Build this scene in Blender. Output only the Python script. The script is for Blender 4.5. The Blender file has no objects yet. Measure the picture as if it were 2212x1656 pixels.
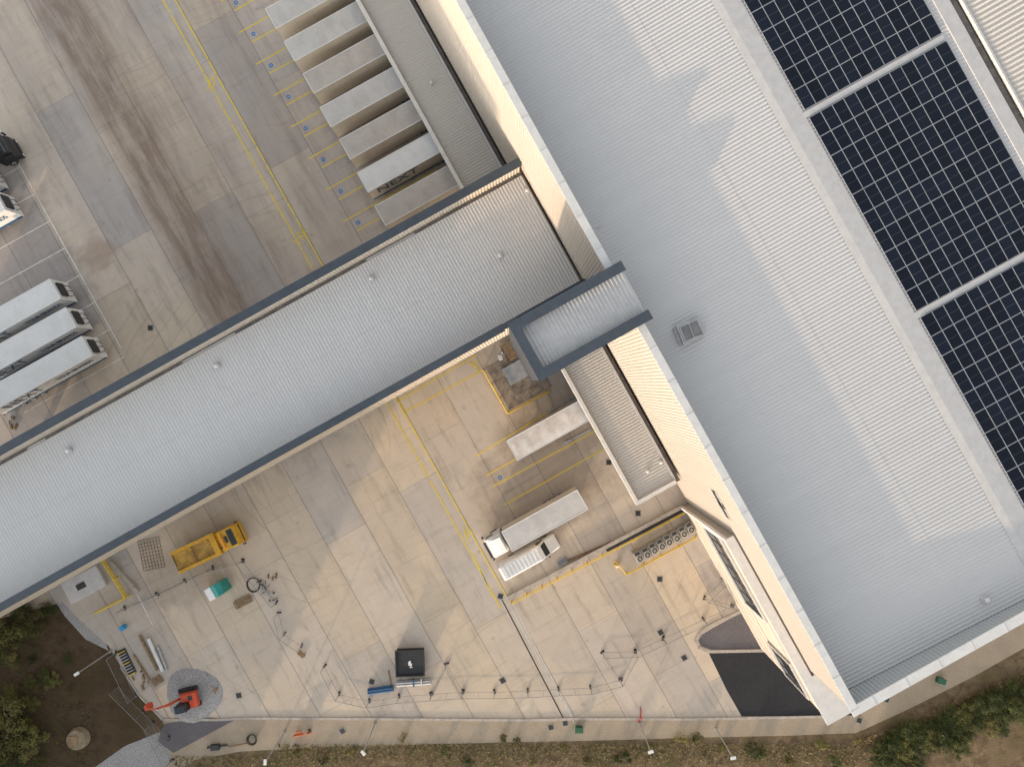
import bpy, bmesh, math, random
from mathutils import Vector, Matrix
R=random.Random(11)
H=84.0; S=18.3; CX=1106.; CY=828.
TH=math.atan2(.486,.874); CO=math.cos(TH); SI=math.sin(TH)
def P(px,py,h=0.):
    k=(H-h)/(H*S); return Vector(((px-CX)*k,-(py-CY)*k,h))
def W(a,b,z=0.): return Vector((a*CO-b*SI,a*SI+b*CO,z))
def F(px,py,h=0.):
    p=P(px,py,h); return (p.x*CO+p.y*SI, -p.x*SI+p.y*CO)
scene=bpy.context.scene; COL=scene.collection
# ---------------------------------------------------------------- materials
MC={}
def nodes(name):
    m=bpy.data.materials.new(name); m.use_nodes=True; nt=m.node_tree
    b=nt.nodes['Principled BSDF']; return m,nt,b
class G:
    def __init__(s,nt): s.nt=nt
    def n(s,t,**k):
        o=s.nt.nodes.new(t)
        for a,v in k.items(): setattr(o,a,v)
        return o
    def put(s,sock,v):
        if isinstance(v,(int,float)): sock.default_value=v
        elif isinstance(v,(tuple,list)): sock.default_value=tuple(v)+((1,) if len(v)==3 and len(sock.default_value)==4 else ())
        else: s.nt.links.new(v,sock)
    def m(s,op,a,b=0,c=None,clamp=False):
        o=s.n('ShaderNodeMath',operation=op,use_clamp=clamp); s.put(o.inputs[0],a); s.put(o.inputs[1],b)
        if c is not None: s.put(o.inputs[2],c)
        return o.outputs[0]
    def mix(s,f,a,b,blend='MIX'):
        o=s.n('ShaderNodeMix',data_type='RGBA',blend_type=blend); s.put(o.inputs[0],f); s.put(o.inputs[6],a); s.put(o.inputs[7],b); return o.outputs[2]
    def noise(s,vec,scale,detail=3,rough=.55):
        o=s.n('ShaderNodeTexNoise'); s.put(o.inputs['Vector'],vec); o.inputs['Scale'].default_value=scale; o.inputs['Detail'].default_value=detail; o.inputs['Roughness'].default_value=rough; return o.outputs[0]
    def ss(s,v,lo,hi):
        o=s.n('ShaderNodeMapRange',interpolation_type='SMOOTHSTEP'); s.put(o.inputs[0],v); o.inputs[1].default_value=lo; o.inputs[2].default_value=hi; return o.outputs[0]
    def comb(s,x,y,z=0):
        o=s.n('ShaderNodeCombineXYZ'); s.put(o.inputs[0],x); s.put(o.inputs[1],y); s.put(o.inputs[2],z); return o.outputs[0]
    def grey(s,v): return s.comb(v,v,v)
    def pos(s): return s.n('ShaderNodeNewGeometry').outputs['Position']
    def ab(s):
        r=s.n('ShaderNodeVectorRotate',rotation_type='Z_AXIS'); s.put(r.inputs['Vector'],s.pos()); r.inputs['Angle'].default_value=-TH
        q=s.n('ShaderNodeSeparateXYZ'); s.put(q.inputs[0],r.outputs[0]); return r.outputs[0],q.outputs[0],q.outputs[1],q.outputs[2]
    def bump(s,b,h,st=.3,d=.05):
        o=s.n('ShaderNodeBump'); o.inputs['Strength'].default_value=st; o.inputs['Distance'].default_value=d; s.put(o.inputs['Height'],h); s.put(b.inputs['Normal'],o.outputs[0])
def mat(name,c,rough=.6,metal=0,var=.12,scale=1.5,c2=None,bump=0,spec=.5,fine=None):
    if name in MC: return MC[name]
    m,nt,b=nodes(name); g=G(nt); p=g.pos()
    n1=g.noise(p,scale,5,.6); n2=g.noise(p,fine or scale*6,3)
    if c2 is None: c2=tuple(x*(1-2.2*var) for x in c)
    f=g.ss(g.m('ADD',g.m('MULTIPLY',n1,.7),g.m('MULTIPLY',n2,.3)),.38,.64)
    col=g.mix(f,c,c2)
    g.put(b.inputs['Base Color'],col); b.inputs['Roughness'].default_value=rough; b.inputs['Metallic'].default_value=metal
    b.inputs['Specular IOR Level'].default_value=spec
    if bump: g.bump(b,n2,bump)
    MC[name]=m; return m
def concrete():
    m,nt,b=nodes('yard_concrete'); g=G(nt); v,a,bb,z=g.ab()
    lane=g.m('DIVIDE',g.m('ADD',a,17.86+524),5.24); li=g.m('FLOOR',lane); fa=g.m('FRACT',lane)
    da=g.m('MULTIPLY',g.m('MINIMUM',fa,g.m('SUBTRACT',1,fa)),5.24)
    wn=g.n('ShaderNodeTexWhiteNoise',noise_dimensions='1D'); g.put(wn.inputs['W'],li)
    sl=g.m('DIVIDE',g.m('ADD',bb,g.m('MULTIPLY',wn.outputs[0],14.0)),18.5); si=g.m('FLOOR',sl); fb=g.m('FRACT',sl)
    db=g.m('MULTIPLY',g.m('MINIMUM',fb,g.m('SUBTRACT',1,fb)),18.5)
    jit=g.m('MULTIPLY',g.m('SUBTRACT',g.noise(v,1.3,2),.5),.05)
    ja=g.m('SUBTRACT',1,g.ss(g.m('ADD',da,jit),.02,.08)); jb=g.m('SUBTRACT',1,g.ss(g.m('ADD',db,jit),.01,.06))
    joint=g.m('MAXIMUM',ja,g.m('MULTIPLY',jb,.6))
    w2=g.n('ShaderNodeTexWhiteNoise',noise_dimensions='2D'); g.put(w2.inputs['Vector'],g.comb(li,si))
    w3=g.n('ShaderNodeTexWhiteNoise',noise_dimensions='2D'); g.put(w3.inputs['Vector'],g.comb(si,g.m('ADD',li,33)))
    big=g.noise(v,.07,4,.6); med=g.noise(v,.45,6,.65); fine=g.noise(v,5,5,.7)
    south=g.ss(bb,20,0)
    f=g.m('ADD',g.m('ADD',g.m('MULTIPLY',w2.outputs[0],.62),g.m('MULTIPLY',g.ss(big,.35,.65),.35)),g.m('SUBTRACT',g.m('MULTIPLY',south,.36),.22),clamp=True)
    col=g.mix(f,(.385,.348,.322),(.545,.44,.325))  # random slab tone; peach also paints in warm sunlight, stronger south of the bridge
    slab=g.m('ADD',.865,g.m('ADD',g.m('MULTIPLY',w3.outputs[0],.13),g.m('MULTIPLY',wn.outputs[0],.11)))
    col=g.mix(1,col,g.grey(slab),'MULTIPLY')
    st=g.noise(g.comb(g.m('MULTIPLY',a,.8),g.m('MULTIPLY',bb,.1)),1.2,6,.7)
    st2=g.noise(g.comb(g.m('MULTIPLY',a,.15),g.m('MULTIPLY',bb,1.2)),1.1,5,.7)
    k=g.m('SUBTRACT',1.04,g.m('MULTIPLY',g.ss(st,.48,.75),.28)); col=g.mix(1,col,g.grey(k),'MULTIPLY')
    k=g.m('SUBTRACT',1.03,g.m('MULTIPLY',g.ss(st2,.5,.8),.2)); col=g.mix(1,col,g.grey(k),'MULTIPLY')
    k=g.m('ADD',.84,g.m('MULTIPLY',med,.33)); col=g.mix(1,col,g.grey(k),'MULTIPLY')
    k=g.m('ADD',.9,g.m('MULTIPLY',fine,.2)); col=g.mix(1,col,g.grey(k),'MULTIPLY')
    def band(a0,w,lo,hi,amt,c):
        wob=g.m('MULTIPLY',g.m('SUBTRACT',g.noise(g.comb(0,bb),.12,3),.5),2.5)
        d=g.m('ABSOLUTE',g.m('SUBTRACT',g.m('ADD',a,wob),a0)); mk=g.m('SUBTRACT',1,g.ss(d,w*.25,w))
        mk=g.m('MULTIPLY',mk,g.ss(bb,lo,hi)); mk=g.m('MULTIPLY',mk,g.m('ADD',.5,g.m('MULTIPLY',g.ss(g.m('ADD',g.m('MULTIPLY',st,.75),g.m('MULTIPLY',med,.25)),.35,.6),.5)))
        return g.mix(g.m('MULTIPLY',mk,amt),col,c)
    col=band(-24.9,4.8,12,24,.85,(.18,.128,.095))
    col=band(-18.8,6,12,30,.48,(.23,.185,.155))
    col=band(-9.5,6,12,22,.42,(.25,.205,.175))
    col=band(-32.5,4.5,30,46,.3,(.25,.21,.185))
    def patch(a0,b0,ra,rb,amt,c):
        d=g.m('ADD',g.m('POWER',g.m('DIVIDE',g.m('SUBTRACT',a,a0),ra),2),g.m('POWER',g.m('DIVIDE',g.m('SUBTRACT',bb,b0),rb),2))
        d=g.m('ADD',d,g.m('MULTIPLY',g.m('SUBTRACT',med,.5),1.6))
        mk=g.m('SUBTRACT',1,g.ss(d,.2,1.2)); return g.mix(g.m('MULTIPLY',mk,g.m('ADD',amt*.4,g.m('MULTIPLY',st2,amt))),col,c)
    col=patch(-2,-11,9,8,.5,(.22,.175,.14))
    col=patch(2,34,7,22,.55,(.19,.155,.14))
    col=patch(-45,40,9,16,.45,(.2,.175,.165))
    col=patch(-45,-1,7,4,.45,(.24,.2,.16))
    col=patch(-24,10.5,12,7,.35,(.24,.2,.17))
    col=patch(-35.5,37,2.6,2.4,.6,(.28,.19,.14))
    vo=g.n('ShaderNodeTexVoronoi'); g.put(vo.inputs['Vector'],v); vo.inputs['Scale'].default_value=.28
    sp=g.m('SUBTRACT',1,g.ss(g.m('ADD',vo.outputs['Distance'],g.m('MULTIPLY',fine,.12)),.07,.16)); col=g.mix(g.m('MULTIPLY',sp,.3),col,(.14,.1,.08))
    wv=g.n('ShaderNodeTexWave',wave_type='RINGS',rings_direction='Z'); mp=g.n('ShaderNodeVectorMath',operation='ADD'); g.put(mp.inputs[0],v); mp.inputs[1].default_value=(22,-4,0); g.put(wv.inputs['Vector'],mp.outputs[0]); wv.inputs['Scale'].default_value=.16; wv.inputs['Distortion'].default_value=3; wv.inputs['Detail'].default_value=1
    tm=g.m('MULTIPLY',g.ss(wv.outputs['Fac'],.94,1),g.ss(big,.5,.6)); col=g.mix(g.m('MULTIPLY',tm,.14),col,(.12,.1,.09))
    col=g.mix(g.m('MULTIPLY',joint,.5),col,(.1,.085,.075))
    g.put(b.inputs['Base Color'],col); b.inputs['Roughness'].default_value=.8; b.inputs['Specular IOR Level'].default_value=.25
    g.bump(b,fine,.25,.02); return m
def soilmat():
    m,nt,b=nodes('soil_grass'); g=G(nt); p=g.pos(); big=g.noise(p,.12,5,.6); med=g.noise(p,.8,6,.7); fine=g.noise(p,6,5,.75)
    col=g.mix(g.ss(med,.35,.65),(.14,.095,.058),(.28,.20,.12)); col=g.mix(g.ss(g.m('ADD',g.m('MULTIPLY',big,.6),g.m('MULTIPLY',med,.4)),.47,.62),col,(.13,.11,.05))
    q=g.n('ShaderNodeSeparateXYZ'); g.put(q.inputs[0],p)
    dk=g.m('MULTIPLY',g.ss(q.outputs[0],-38,-46),g.ss(q.outputs[1],0,-28)); col=g.mix(g.m('MULTIPLY',dk,.72),col,(.06,.038,.023))
    col=g.mix(1,col,g.grey(g.m('ADD',.6,g.m('MULTIPLY',fine,.8))),'MULTIPLY')
    g.put(b.inputs['Base Color'],col); b.inputs['Roughness'].default_value=1; b.inputs['Specular IOR Level'].default_value=.1; g.bump(b,g.m('ADD',fine,med),.9,.25); return m
def gravelmat(name,c1,c2,sc=9):
    m,nt,b=nodes(name); g=G(nt); p=g.pos(); n=g.noise(p,sc,5,.8); n2=g.noise(p,.5,5,.6)
    col=g.mix(g.ss(n,.35,.65),c1,c2); col=g.mix(1,col,g.grey(g.m('ADD',.72,g.m('MULTIPLY',n2,.5))),'MULTIPLY')
    g.put(b.inputs['Base Color'],col); b.inputs['Roughness'].default_value=.95; b.inputs['Specular IOR Level'].default_value=.2; g.bump(b,n,.7,.05); return m
def paintmat(name,c,wear=.5):
    m,nt,b=nodes(name); g=G(nt); p=g.pos(); n=g.noise(p,1.1,6,.75); n2=g.noise(p,9,4,.7)
    f=g.ss(g.m('ADD',g.m('MULTIPLY',n,.6),g.m('MULTIPLY',n2,.4)),wear-.06,wear+.08)
    col=g.mix(g.m('MULTIPLY',f,.75),c,(.33,.28,.23)); g.put(b.inputs['Base Color'],col); b.inputs['Roughness'].default_value=.7; return m
def sheetmat(name,c,c2,w=1.0,rough=.65,bands='b'):
    m,nt,b=nodes(name); g=G(nt); v,a,bb,z=g.ab(); t=bb if bands=='b' else a; o=a if bands=='b' else bb
    wn=g.n('ShaderNodeTexWhiteNoise',noise_dimensions='2D'); g.put(wn.inputs['Vector'],g.comb(g.m('FLOOR',g.m('DIVIDE',t,w)),g.m('FLOOR',g.m('DIVIDE',o,6.7))))
    dirt=g.noise(v,.06,4,.5); fine=g.noise(v,7,3,.6)
    stk=g.noise(g.comb(g.m('MULTIPLY',t,3.0),g.m('MULTIPLY',o,.1)),1.0,4,.6)
    col=g.mix(g.ss(dirt,.3,.75),c,c2)
    col=g.mix(1,col,g.grey(g.m('ADD',.985,g.m('MULTIPLY',wn.outputs[0],.025))),'MULTIPLY')
    col=g.mix(1,col,g.grey(g.m('ADD',.965,g.m('MULTIPLY',stk,.07))),'MULTIPLY')
    col=g.mix(1,col,g.grey(g.m('ADD',.97,g.m('MULTIPLY',fine,.06))),'MULTIPLY')
    g.put(b.inputs['Base Color'],col); b.inputs['Roughness'].default_value=rough; b.inputs['Specular IOR Level'].default_value=.08; return m
def leafmat(name,c1,c2):
    m,nt,b=nodes(name); g=G(nt); p=g.pos(); n=g.noise(p,1.2,4,.7); n2=g.noise(p,11,2,.7)
    oi=g.n('ShaderNodeObjectInfo').outputs['Random']
    col=g.mix(g.ss(g.m('ADD',g.m('MULTIPLY',n,.5),g.m('MULTIPLY',n2,.5)),.35,.65),c1,c2)
    col=g.mix(1,col,g.grey(g.m('ADD',.7,g.m('MULTIPLY',oi,.7))),'MULTIPLY')
    g.put(b.inputs['Base Color'],col); b.inputs['Roughness'].default_value=.75; b.inputs['Specular IOR Level'].default_value=.2; return m
M_CONC=concrete(); M_SOIL=soilmat(); M_GRAV=gravelmat('gravel',(.44,.355,.26),(.28,.225,.165)); M_GRAVG=gravelmat('grey_gravel',(.42,.4,.39),(.22,.21,.2),6)
M_ASPH=gravelmat('asphalt',(.045,.043,.045),(.028,.027,.03),7); M_ASPHG=gravelmat('old_asphalt',(.17,.155,.16),(.11,.1,.105),7)
M_YEL=paintmat('yellow_line_paint',(.68,.50,.03),.60); M_WHT=paintmat('white_line_paint',(.68,.66,.62),.54); M_BLU=paintmat('blue_paint',(.04,.16,.38),.66)
M_ROOF=sheetmat('roof_sheet',(.515,.50,.49),(.50,.485,.475)); M_ROOFB=sheetmat('bridge_roof_sheet',(.53,.52,.51),(.515,.505,.495),bands='a')
M_ROOFC=sheetmat('canopy_roof_sheet',(.46,.44,.41),(.43,.41,.38)); M_ROOFW=sheetmat('far_roof_sheet',(.52,.48,.43),(.5,.46,.42))
M_WALL=sheetmat('wall_sheet',(.43,.385,.335),(.415,.37,.32)); M_WALLA=sheetmat('bridge_wall_sheet',(.50,.44,.365),(.48,.42,.35),bands='a')
M_COP=mat('white_coping',(.62,.60,.57),.5,0,.05); M_NAVY=mat('dark_blue_metal',(.05,.063,.08),.5,0,.1); M_NAVY2=mat('dark_blue_wall',(.04,.05,.065),.5,0,.1)
M_FLASH=mat('flashing',(.48,.465,.455),.7,.0,.05,spec=.15); M_GUT=mat('gutter_dark',(.10,.09,.085),.7,0,.2,2,(.17,.15,.13))
M_DARK=mat('dark_steel',(.03,.03,.032),.5); M_BLK=mat('black_rubber',(.025,.025,.026),.85); M_GLASS=mat('dark_glass',(.02,.026,.032),.08,0,.05)
M_STEEL=mat('galvanised_steel',(.42,.42,.42),.5,.3,.12,3); M_GUARD=mat('yellow_steel',(.68,.46,.03),.45,0,.1,2)
M_KERB=mat('kerb_concrete',(.45,.39,.33),.85,0,.12,2); M_WHITE=mat('white_paint',(.68,.67,.65),.35,0,.04,.7); M_CREAM=mat('cream_paint_sun_tint',(.64,.56,.45),.45,0,.06,.6)
M_RED=mat('red_lens',(.5,.02,.01),.3); M_LAMPW=mat('lamp_glass',(.8,.8,.78),.15)
M_BLUE=mat('trailer_blue',(.02,.09,.2),.4,0,.1); M_WOOD=mat('timber',(.3,.2,.11),.85,0,.2,3); M_RUST=mat('rusty_steel',(.26,.14,.07),.85,.1,.3,3,(.12,.07,.04))
# ---------------------------------------------------------------- mesh builder
class MB:
    def __init__(s): s.v=[];s.f=[];s.m=[];s.mats=[];s.T=None
    def mi(s,m):
        if m not in s.mats: s.mats.append(m)
        return s.mats.index(m)
    def add(s,vs,fs,m):
        o=len(s.v)
        for p in vs:
            p=Vector(p); s.v.append(s.T@p if s.T else p)
        k=s.mi(m)
        for f in fs: s.f.append([o+i for i in f]); s.m.append(k)
        return s
    def box(s,x0,x1,y0,y1,z0,z1,m):
        if x0>x1:x0,x1=x1,x0
        if y0>y1:y0,y1=y1,y0
        vs=[(x0,y0,z0),(x1,y0,z0),(x1,y1,z0),(x0,y1,z0),(x0,y0,z1),(x1,y0,z1),(x1,y1,z1),(x0,y1,z1)]
        return s.add(vs,[(3,2,1,0),(4,5,6,7),(0,1,5,4),(1,2,6,5),(2,3,7,6),(3,0,4,7)],m)
    def cyl(s,p0,p1,r0,m,r1=None,n=12,cap=True):
        p0=Vector(p0);p1=Vector(p1); r1=r0 if r1 is None else r1; d=(p1-p0).normalized(); q=d.to_track_quat('Z','Y')
        vs=[];fs=[]
        for p,r in((p0,r0),(p1,r1)):
            for i in range(n):
                t=2*math.pi*i/n; vs.append(p+q@Vector((r*math.cos(t),r*math.sin(t),0)))
        for i in range(n): j=(i+1)%n; fs.append((i,j,n+j,n+i))
        if cap: fs.append(tuple(range(n))[::-1]); fs.append(tuple(range(n,2*n)))
        return s.add(vs,fs,m)
    def tube(s,pts,r,m,n=7):
        for a,b in zip(pts,pts[1:]): s.cyl(a,b,r,m,n=n)
        return s
    def prof(s,pts,y0,y1,m,top=1.0,zt=None):
        n=len(pts); vs=[]
        for y in(y0,y1):
            c=(y0+y1)/2
            for x,z in pts:
                k=top if (zt is not None and z>zt) else 1
                vs.append((x,c+(y-c)*k,z))
        fs=[tuple(range(n)),tuple(range(2*n-1,n-1,-1))]+[(i+n,(i+1)%n+n,(i+1)%n,i) for i in range(n)]
        return s.add(vs,fs,m)
    def loft(s,secs,m,z0=.38):
        vs=[];n=8
        for x,wb,zb,wt,zt in secs:
            vs+=[(x,-wb,z0),(x,-wb,zb),(x,-wt,zt-.12),(x,-wt*.86,zt),(x,wt*.86,zt),(x,wt,zt-.12),(x,wb,zb),(x,wb,z0)]
        fs=[tuple(range(n)),tuple(range((len(secs)-1)*n,len(secs)*n))[::-1]]
        for i in range(len(secs)-1):
            for j in range(n): k=(j+1)%n; fs.append((i*n+k,i*n+j,(i+1)*n+j,(i+1)*n+k))
        return s.add(vs,fs,m)
    def prism(s,pts,z0,z1,m):
        n=len(pts); vs=[(p[0],p[1],z0) for p in pts]+[(p[0],p[1],z1) for p in pts]
        ar=sum(pts[i][0]*pts[(i+1)%n][1]-pts[(i+1)%n][0]*pts[i][1] for i in range(n))
        fs=[tuple(range(n))[::-1],tuple(range(n,2*n))]+[(i,(i+1)%n,n+(i+1)%n,n+i) for i in range(n)]
        if ar<0: fs=[f[::-1] for f in fs]
        return s.add(vs,fs,m)
    def corr(s,o,ac,n,pitch,al,up,depth,m):
        o=Vector(o);ac=Vector(ac);al=Vector(al);up=Vector(up); vs=[];fs=[]; prof=[(0,0),(.5,0),(.62,1),(.88,1)]
        for i in range(n):
            for t,h in prof:
                p=o+ac*((i+t)*pitch)+up*(depth*h); vs+= [p,p+al]
        p=o+ac*(n*pitch); vs+=[p,p+al]
        for i in range(len(vs)//2-1): fs.append((2*i,2*i+2,2*i+3,2*i+1))
        return s.add(vs,fs,m)
    def ribbon(s,pts,w,z,m):
        for a,b in zip(pts,pts[1:]):
            a=Vector((a[0],a[1],z)); b=Vector((b[0],b[1],z)); d=(b-a).normalized(); n=Vector((-d.y,d.x,0))*w/2
            s.add([a-n,b-n,b+n,a+n],[(0,1,2,3)],m)
        return s
    def mesh(s,name,smooth=False):
        me=bpy.data.meshes.new(name); me.from_pydata([tuple(v) for v in s.v],[],s.f)
        for m in s.mats: me.materials.append(m)
        for p,k in zip(me.polygons,s.m): p.material_index=k; p.use_smooth=smooth
        me.update(); return me
    def obj(s,name,parent=None,loc=None,rz=0,bevel=0,smooth=False):
        o=bpy.data.objects.new(name,s.mesh(name,smooth)); COL.objects.link(o)
        if parent: o.parent=parent
        if loc is not None: o.location=loc
        o.rotation_euler[2]=rz
        if bevel:
            b=o.modifiers.new('bevel','BEVEL'); b.width=bevel; b.segments=2; b.limit_method='ANGLE'; b.angle_limit=math.radians(35)
        return o
def tag(o,label,cat,group=None,kind=None):
    o['label']=label; o['category']=cat
    if group: o['group']=group
    if kind: o['kind']=kind
    return o
def thing(name,label,cat,loc=(0,0,0),rz=0,group=None):
    e=bpy.data.objects.new(name,None); e.empty_display_size=.3; COL.objects.link(e); e.location=loc; e.rotation_euler[2]=rz
    return tag(e,label,cat,group)
def dup(o,loc=None,rz=None,sc=None,parent=None,label=None):
    c=o.copy(); COL.objects.link(c)
    if parent: c.parent=parent
    if loc is not None: c.location=loc
    if rz is not None: c.rotation_euler[2]=rz
    if sc is not None: c.scale=sc if not isinstance(sc,(int,float)) else (sc,)*3
    if label: c['label']=label
    for k in list(o.children): dup(k,parent=c)
    return c
def struct(mb,name,label,cat='ground'):
    o=mb.obj(name); o['kind']='structure'; o['label']=label; o['category']=cat; return o
def text(body,width,mat_,parent,loc,rot,name='lettering',depth=.01,height=None):
    c=bpy.data.curves.new('t','FONT'); c.body=body; c.extrude=depth; c.align_x='CENTER'; c.align_y='CENTER'
    o=bpy.data.objects.new('t',c); COL.objects.link(o); bpy.context.view_layer.update()
    me=bpy.data.meshes.new_from_object(o.evaluated_get(bpy.context.evaluated_depsgraph_get())); bpy.data.objects.remove(o)
    xs=[v.co.x for v in me.vertices]; ys=[v.co.y for v in me.vertices]; k=width/(max(xs)-min(xs)); ky=k if height is None else height/(max(ys)-min(ys))
    for v in me.vertices: v.co.x*=k; v.co.y*=ky
    me.materials.clear(); me.materials.append(mat_); t=bpy.data.objects.new(name,me); COL.objects.link(t); t.parent=parent; t.location=loc; t.rotation_euler=rot
    return t
# ---------------------------------------------------------------- ground
g=MB(); g.add([(-700,-700,0),(700,-700,0),(700,700,0),(-700,700,0)],[(0,1,2,3)],M_SOIL); struct(g,'ground','brown soil and rough grass around the yard')
def poly(ptsw,z,m,name,label,cat='ground'):
    b=MB(); pts=[(p[0],p[1],z) for p in ptsw]; ar=sum(pts[i][0]*pts[(i+1)%len(pts)][1]-pts[(i+1)%len(pts)][0]*pts[i][1] for i in range(len(pts)))
    if ar<0: pts=pts[::-1]
    b.add(pts,[tuple(range(len(pts)))],m); return struct(b,name,label,cat)
yard_px=[(135,1300),(175,1340),(235,1395),(262,1440),(300,1500),(352,1552),(475,1552),(520,1549),(760,1550),(1140,1553),(1240,1550),(1500,1551),(1790,1545),(1900,1500),(2000,1400)]
yard=[P(*p)[:2] for p in yard_px]+[W(40,-10)[:2],W(40,110)[:2],W(-110,110)[:2],W(-110,6)[:2],P(-150,1410)[:2],P(0,1335)[:2]]
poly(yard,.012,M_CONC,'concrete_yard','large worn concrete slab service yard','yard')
gr=[(352,1556),(360,1600),(330,1656),(340,1700),(420,1640),(520,1622),(700,1612),(900,1607),(1100,1602),(1300,1598),(1500,1592),(1700,1588),(1850,1582),(1960,1532),(2100,1462),(2260,1372),(2400,1300),(2300,1150),(1900,1380),(1700,1400),(1400,1500),(600,1500)]
poly([P(*p)[:2] for p in gr],.004,M_GRAV,'gravel_strip','pale gravel margin strip beside the yard edge','gravel')
poly([P(*p)[:2] for p in [(95,1262),(240,1215),(262,1250),(205,1330),(235,1405),(185,1380),(140,1330)]],.008,M_GRAVG,'gravel_margin','grey gravel margin beside the yard corner','gravel')
poly([P(*p)[:2] for p in [(355,1562),(455,1548),(505,1555),(375,1625),(340,1600)]],.016,M_ASPHG,'tarmac_path','short dark tarmac path behind the yard','path')
poly([P(*p)[:2] for p in [(345,1580),(370,1635),(300,1720),(150,1720),(205,1656),(270,1610)]],.008,M_GRAVG,'gravel_path','light grey gravel access path','path')
poly([P(*p)[:2] for p in [(1530,1408),(1720,1404),(1860,1544),(1602,1546),(1570,1490)]],.02,M_ASPH,'asphalt_road','fresh black asphalt apron beside the office','road')
wed=[(1602,1322),(1670,1403),(1535,1402),(1514,1394),(1509,1382),(1516,1370),(1540,1355)]
poly([P(*p)[:2] for p in wed],.02,M_ASPHG,'asphalt_path','grey tarmac wedge beside the office wall','path')
poly([W(*p)[:2] for p in [(-1.8,3.2),(4,3.2),(4,-2.6),(-1.8,-2.6)]],.016,mat('stained_concrete',(.33,.27,.21),.9,0,.25,1.2),'concrete_pad','stained darker concrete pad','ground')
k=MB()
def kerb(pts,w=.18,h=.12):
    for a,b in zip(pts,pts[1:]):
        a=P(*a);b=P(*b); d=(b-a).normalized(); n=Vector((-d.y,d.x,0))*w/2; k.prism([(a-n)[:2],(b-n)[:2],(b+n)[:2],(a+n)[:2]],0,h,M_KERB)
kerb([(352,1553),(475,1553),(520,1550),(760,1551),(1140,1554),(1240,1551),(1500,1552),(1795,1546)],.28)
kerb([(1606,1317),(1535,1350),(1511,1367),(1503,1382),(1508,1397),(1530,1406),(1650,1404)],.35)
kerb([(262,1440),(300,1500),(352,1553)])
struct(k,'kerb','pale concrete kerb stones','kerb')
# markings
y=MB()
def line(p,q,w=.14,m=M_YEL,z=.02): y.ribbon([P(*p),P(*q)],w,z,m)
def linef(p,q,w=.14,m=M_YEL,z=.02): y.ribbon([W(*p),W(*q)],w,z,m)
a1=F(352,0)[0]; a2=F(378,0)[0]
for aa in(a1,a2):
    t=60
    while t>F(1080,1290)[1]:
        L=R.uniform(1.6,3.2); e=t-L
        linef((aa,t),(aa,max(e,-22.6)),.15)
        t=e-R.uniform(.05,.3)
line((860,866),(1030,766)); line((874,890),(1042,799)); line((858,860),(878,895))
for (x,yy) in[(460,180),(648,512),(1022,794),(1006,1152)]:
    for s in range(5):
        c=P(x,yy)+Vector((R.uniform(-.5,.5),R.uniform(-.6,.6),0)); an=R.uniform(0,3.1); d=Vector((math.cos(an),math.sin(an),0))*.6; y.ribbon([c-d,c+d],.1,.02+.004*s,M_YEL)
RB=.25
def baymark(c,z):
    y.add([c+Vector((RB*math.cos(t*math.pi/8),RB*math.sin(t*math.pi/8),z)) for t in range(16)],[tuple(range(16))],M_BLU); y.ribbon([c+Vector((-.1,-.08,0)),c+Vector((.1,.08,0))],.06,z+.006,M_WHT)
for i in range(-1,8):
    b0=25.4+4.24*i
    if b0<20: continue
    linef((-8.1,b0+.95),(4.5,b0+.95),.13); linef((-7.3,b0-.75),(4.5,b0-.75),.13)
    baymark(W(-6.65,b0),.02)
for p,q in[((1027,985),(1200,880)),((1050,1027),(1290,893)),((1064,1051),(1290,928)),((1090,1090),(1330,955)),((1105,1100),(1110,1097))]: line(p,q,.13)
baymark(P(1080,1031),.024)
linef((-38.3,26),(-38.3,75),.12,M_WHT)
for i in range(12):
    b0=25.0+3.65*i; linef((-38.3,b0),(-52,b0),.1,M_WHT)
line((290,1270),(330,1350),.1,M_WHT); line((1100,1290),(1235,1545),.07,M_WHT); line((1020,1190),(1065,1290),.08)
struct(y,'yard_markings','worn yellow and white painted bay lines','road marking')
d=MB(); d.ribbon([P(1082,1290),P(1222,1560)],.14,.024,M_DARK); d.ribbon([P(1098,1303),P(1240,1560)],.12,.024,mat('pale_joint',(.6,.57,.52),.8)); struct(d,'drain_channel','thin dark slotted drainage channel in concrete','drain')
# ---------------------------------------------------------------- warehouse
wh=thing('warehouse','huge pale grey ribbed-metal warehouse with low pitched roof','warehouse',(0,0,0),TH)
A0=11.2; B0=-36.9; ZT=26.4; ZR=24.0; SL=.06; SL2=.02
def zr(a): return ZR+SL*(a-11.6) if a<30.4 else ZR+SL*18.8+SL2*(a-30.4)
w=MB(); w.box(A0+.25,62,B0+.25,60,0,ZR-.3,M_WALL)
w.corr((A0+.06,60,0),(0,-1,0),int((60-B0)/.333),.333,(0,0,ZT-.1),(-1,0,0),.035,M_WALL)
w.box(A0+.14,A0+.26,B0+.12,60,ZR-.3,ZT-.1,M_WALL)
w.corr((A0+.1,B0+.08,0),(1,0,0),150,.333,(0,0,ZT-.1),(0,-1,0),.05,M_WALL)
w.box(A0+.3,62,B0+.14,B0+.26,ZR-.3,ZT-.1,M_WALL); w.obj('wall',wh)
pi=MB(); pi.corr((A0+.4,B0+.62,ZR-.2),(1,0,0),150,.333,(0,0,ZT-ZR+.1),(0,1,0),.05,sheetmat('parapet_lining',(.40,.40,.40),(.37,.37,.37)))
pi.box(A0+.27,A0+.36,B0+.6,60,ZR-.2,ZT-.1,M_FLASH); pi.obj('parapet_lining',wh)
c=MB(); c.box(A0-.12,A0+.55,B0-.16,60,ZT-.1,ZT,M_COP); c.box(A0+.55,62,B0-.16,B0+.66,ZT-.1,ZT-.002,M_COP)
t=58
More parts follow.
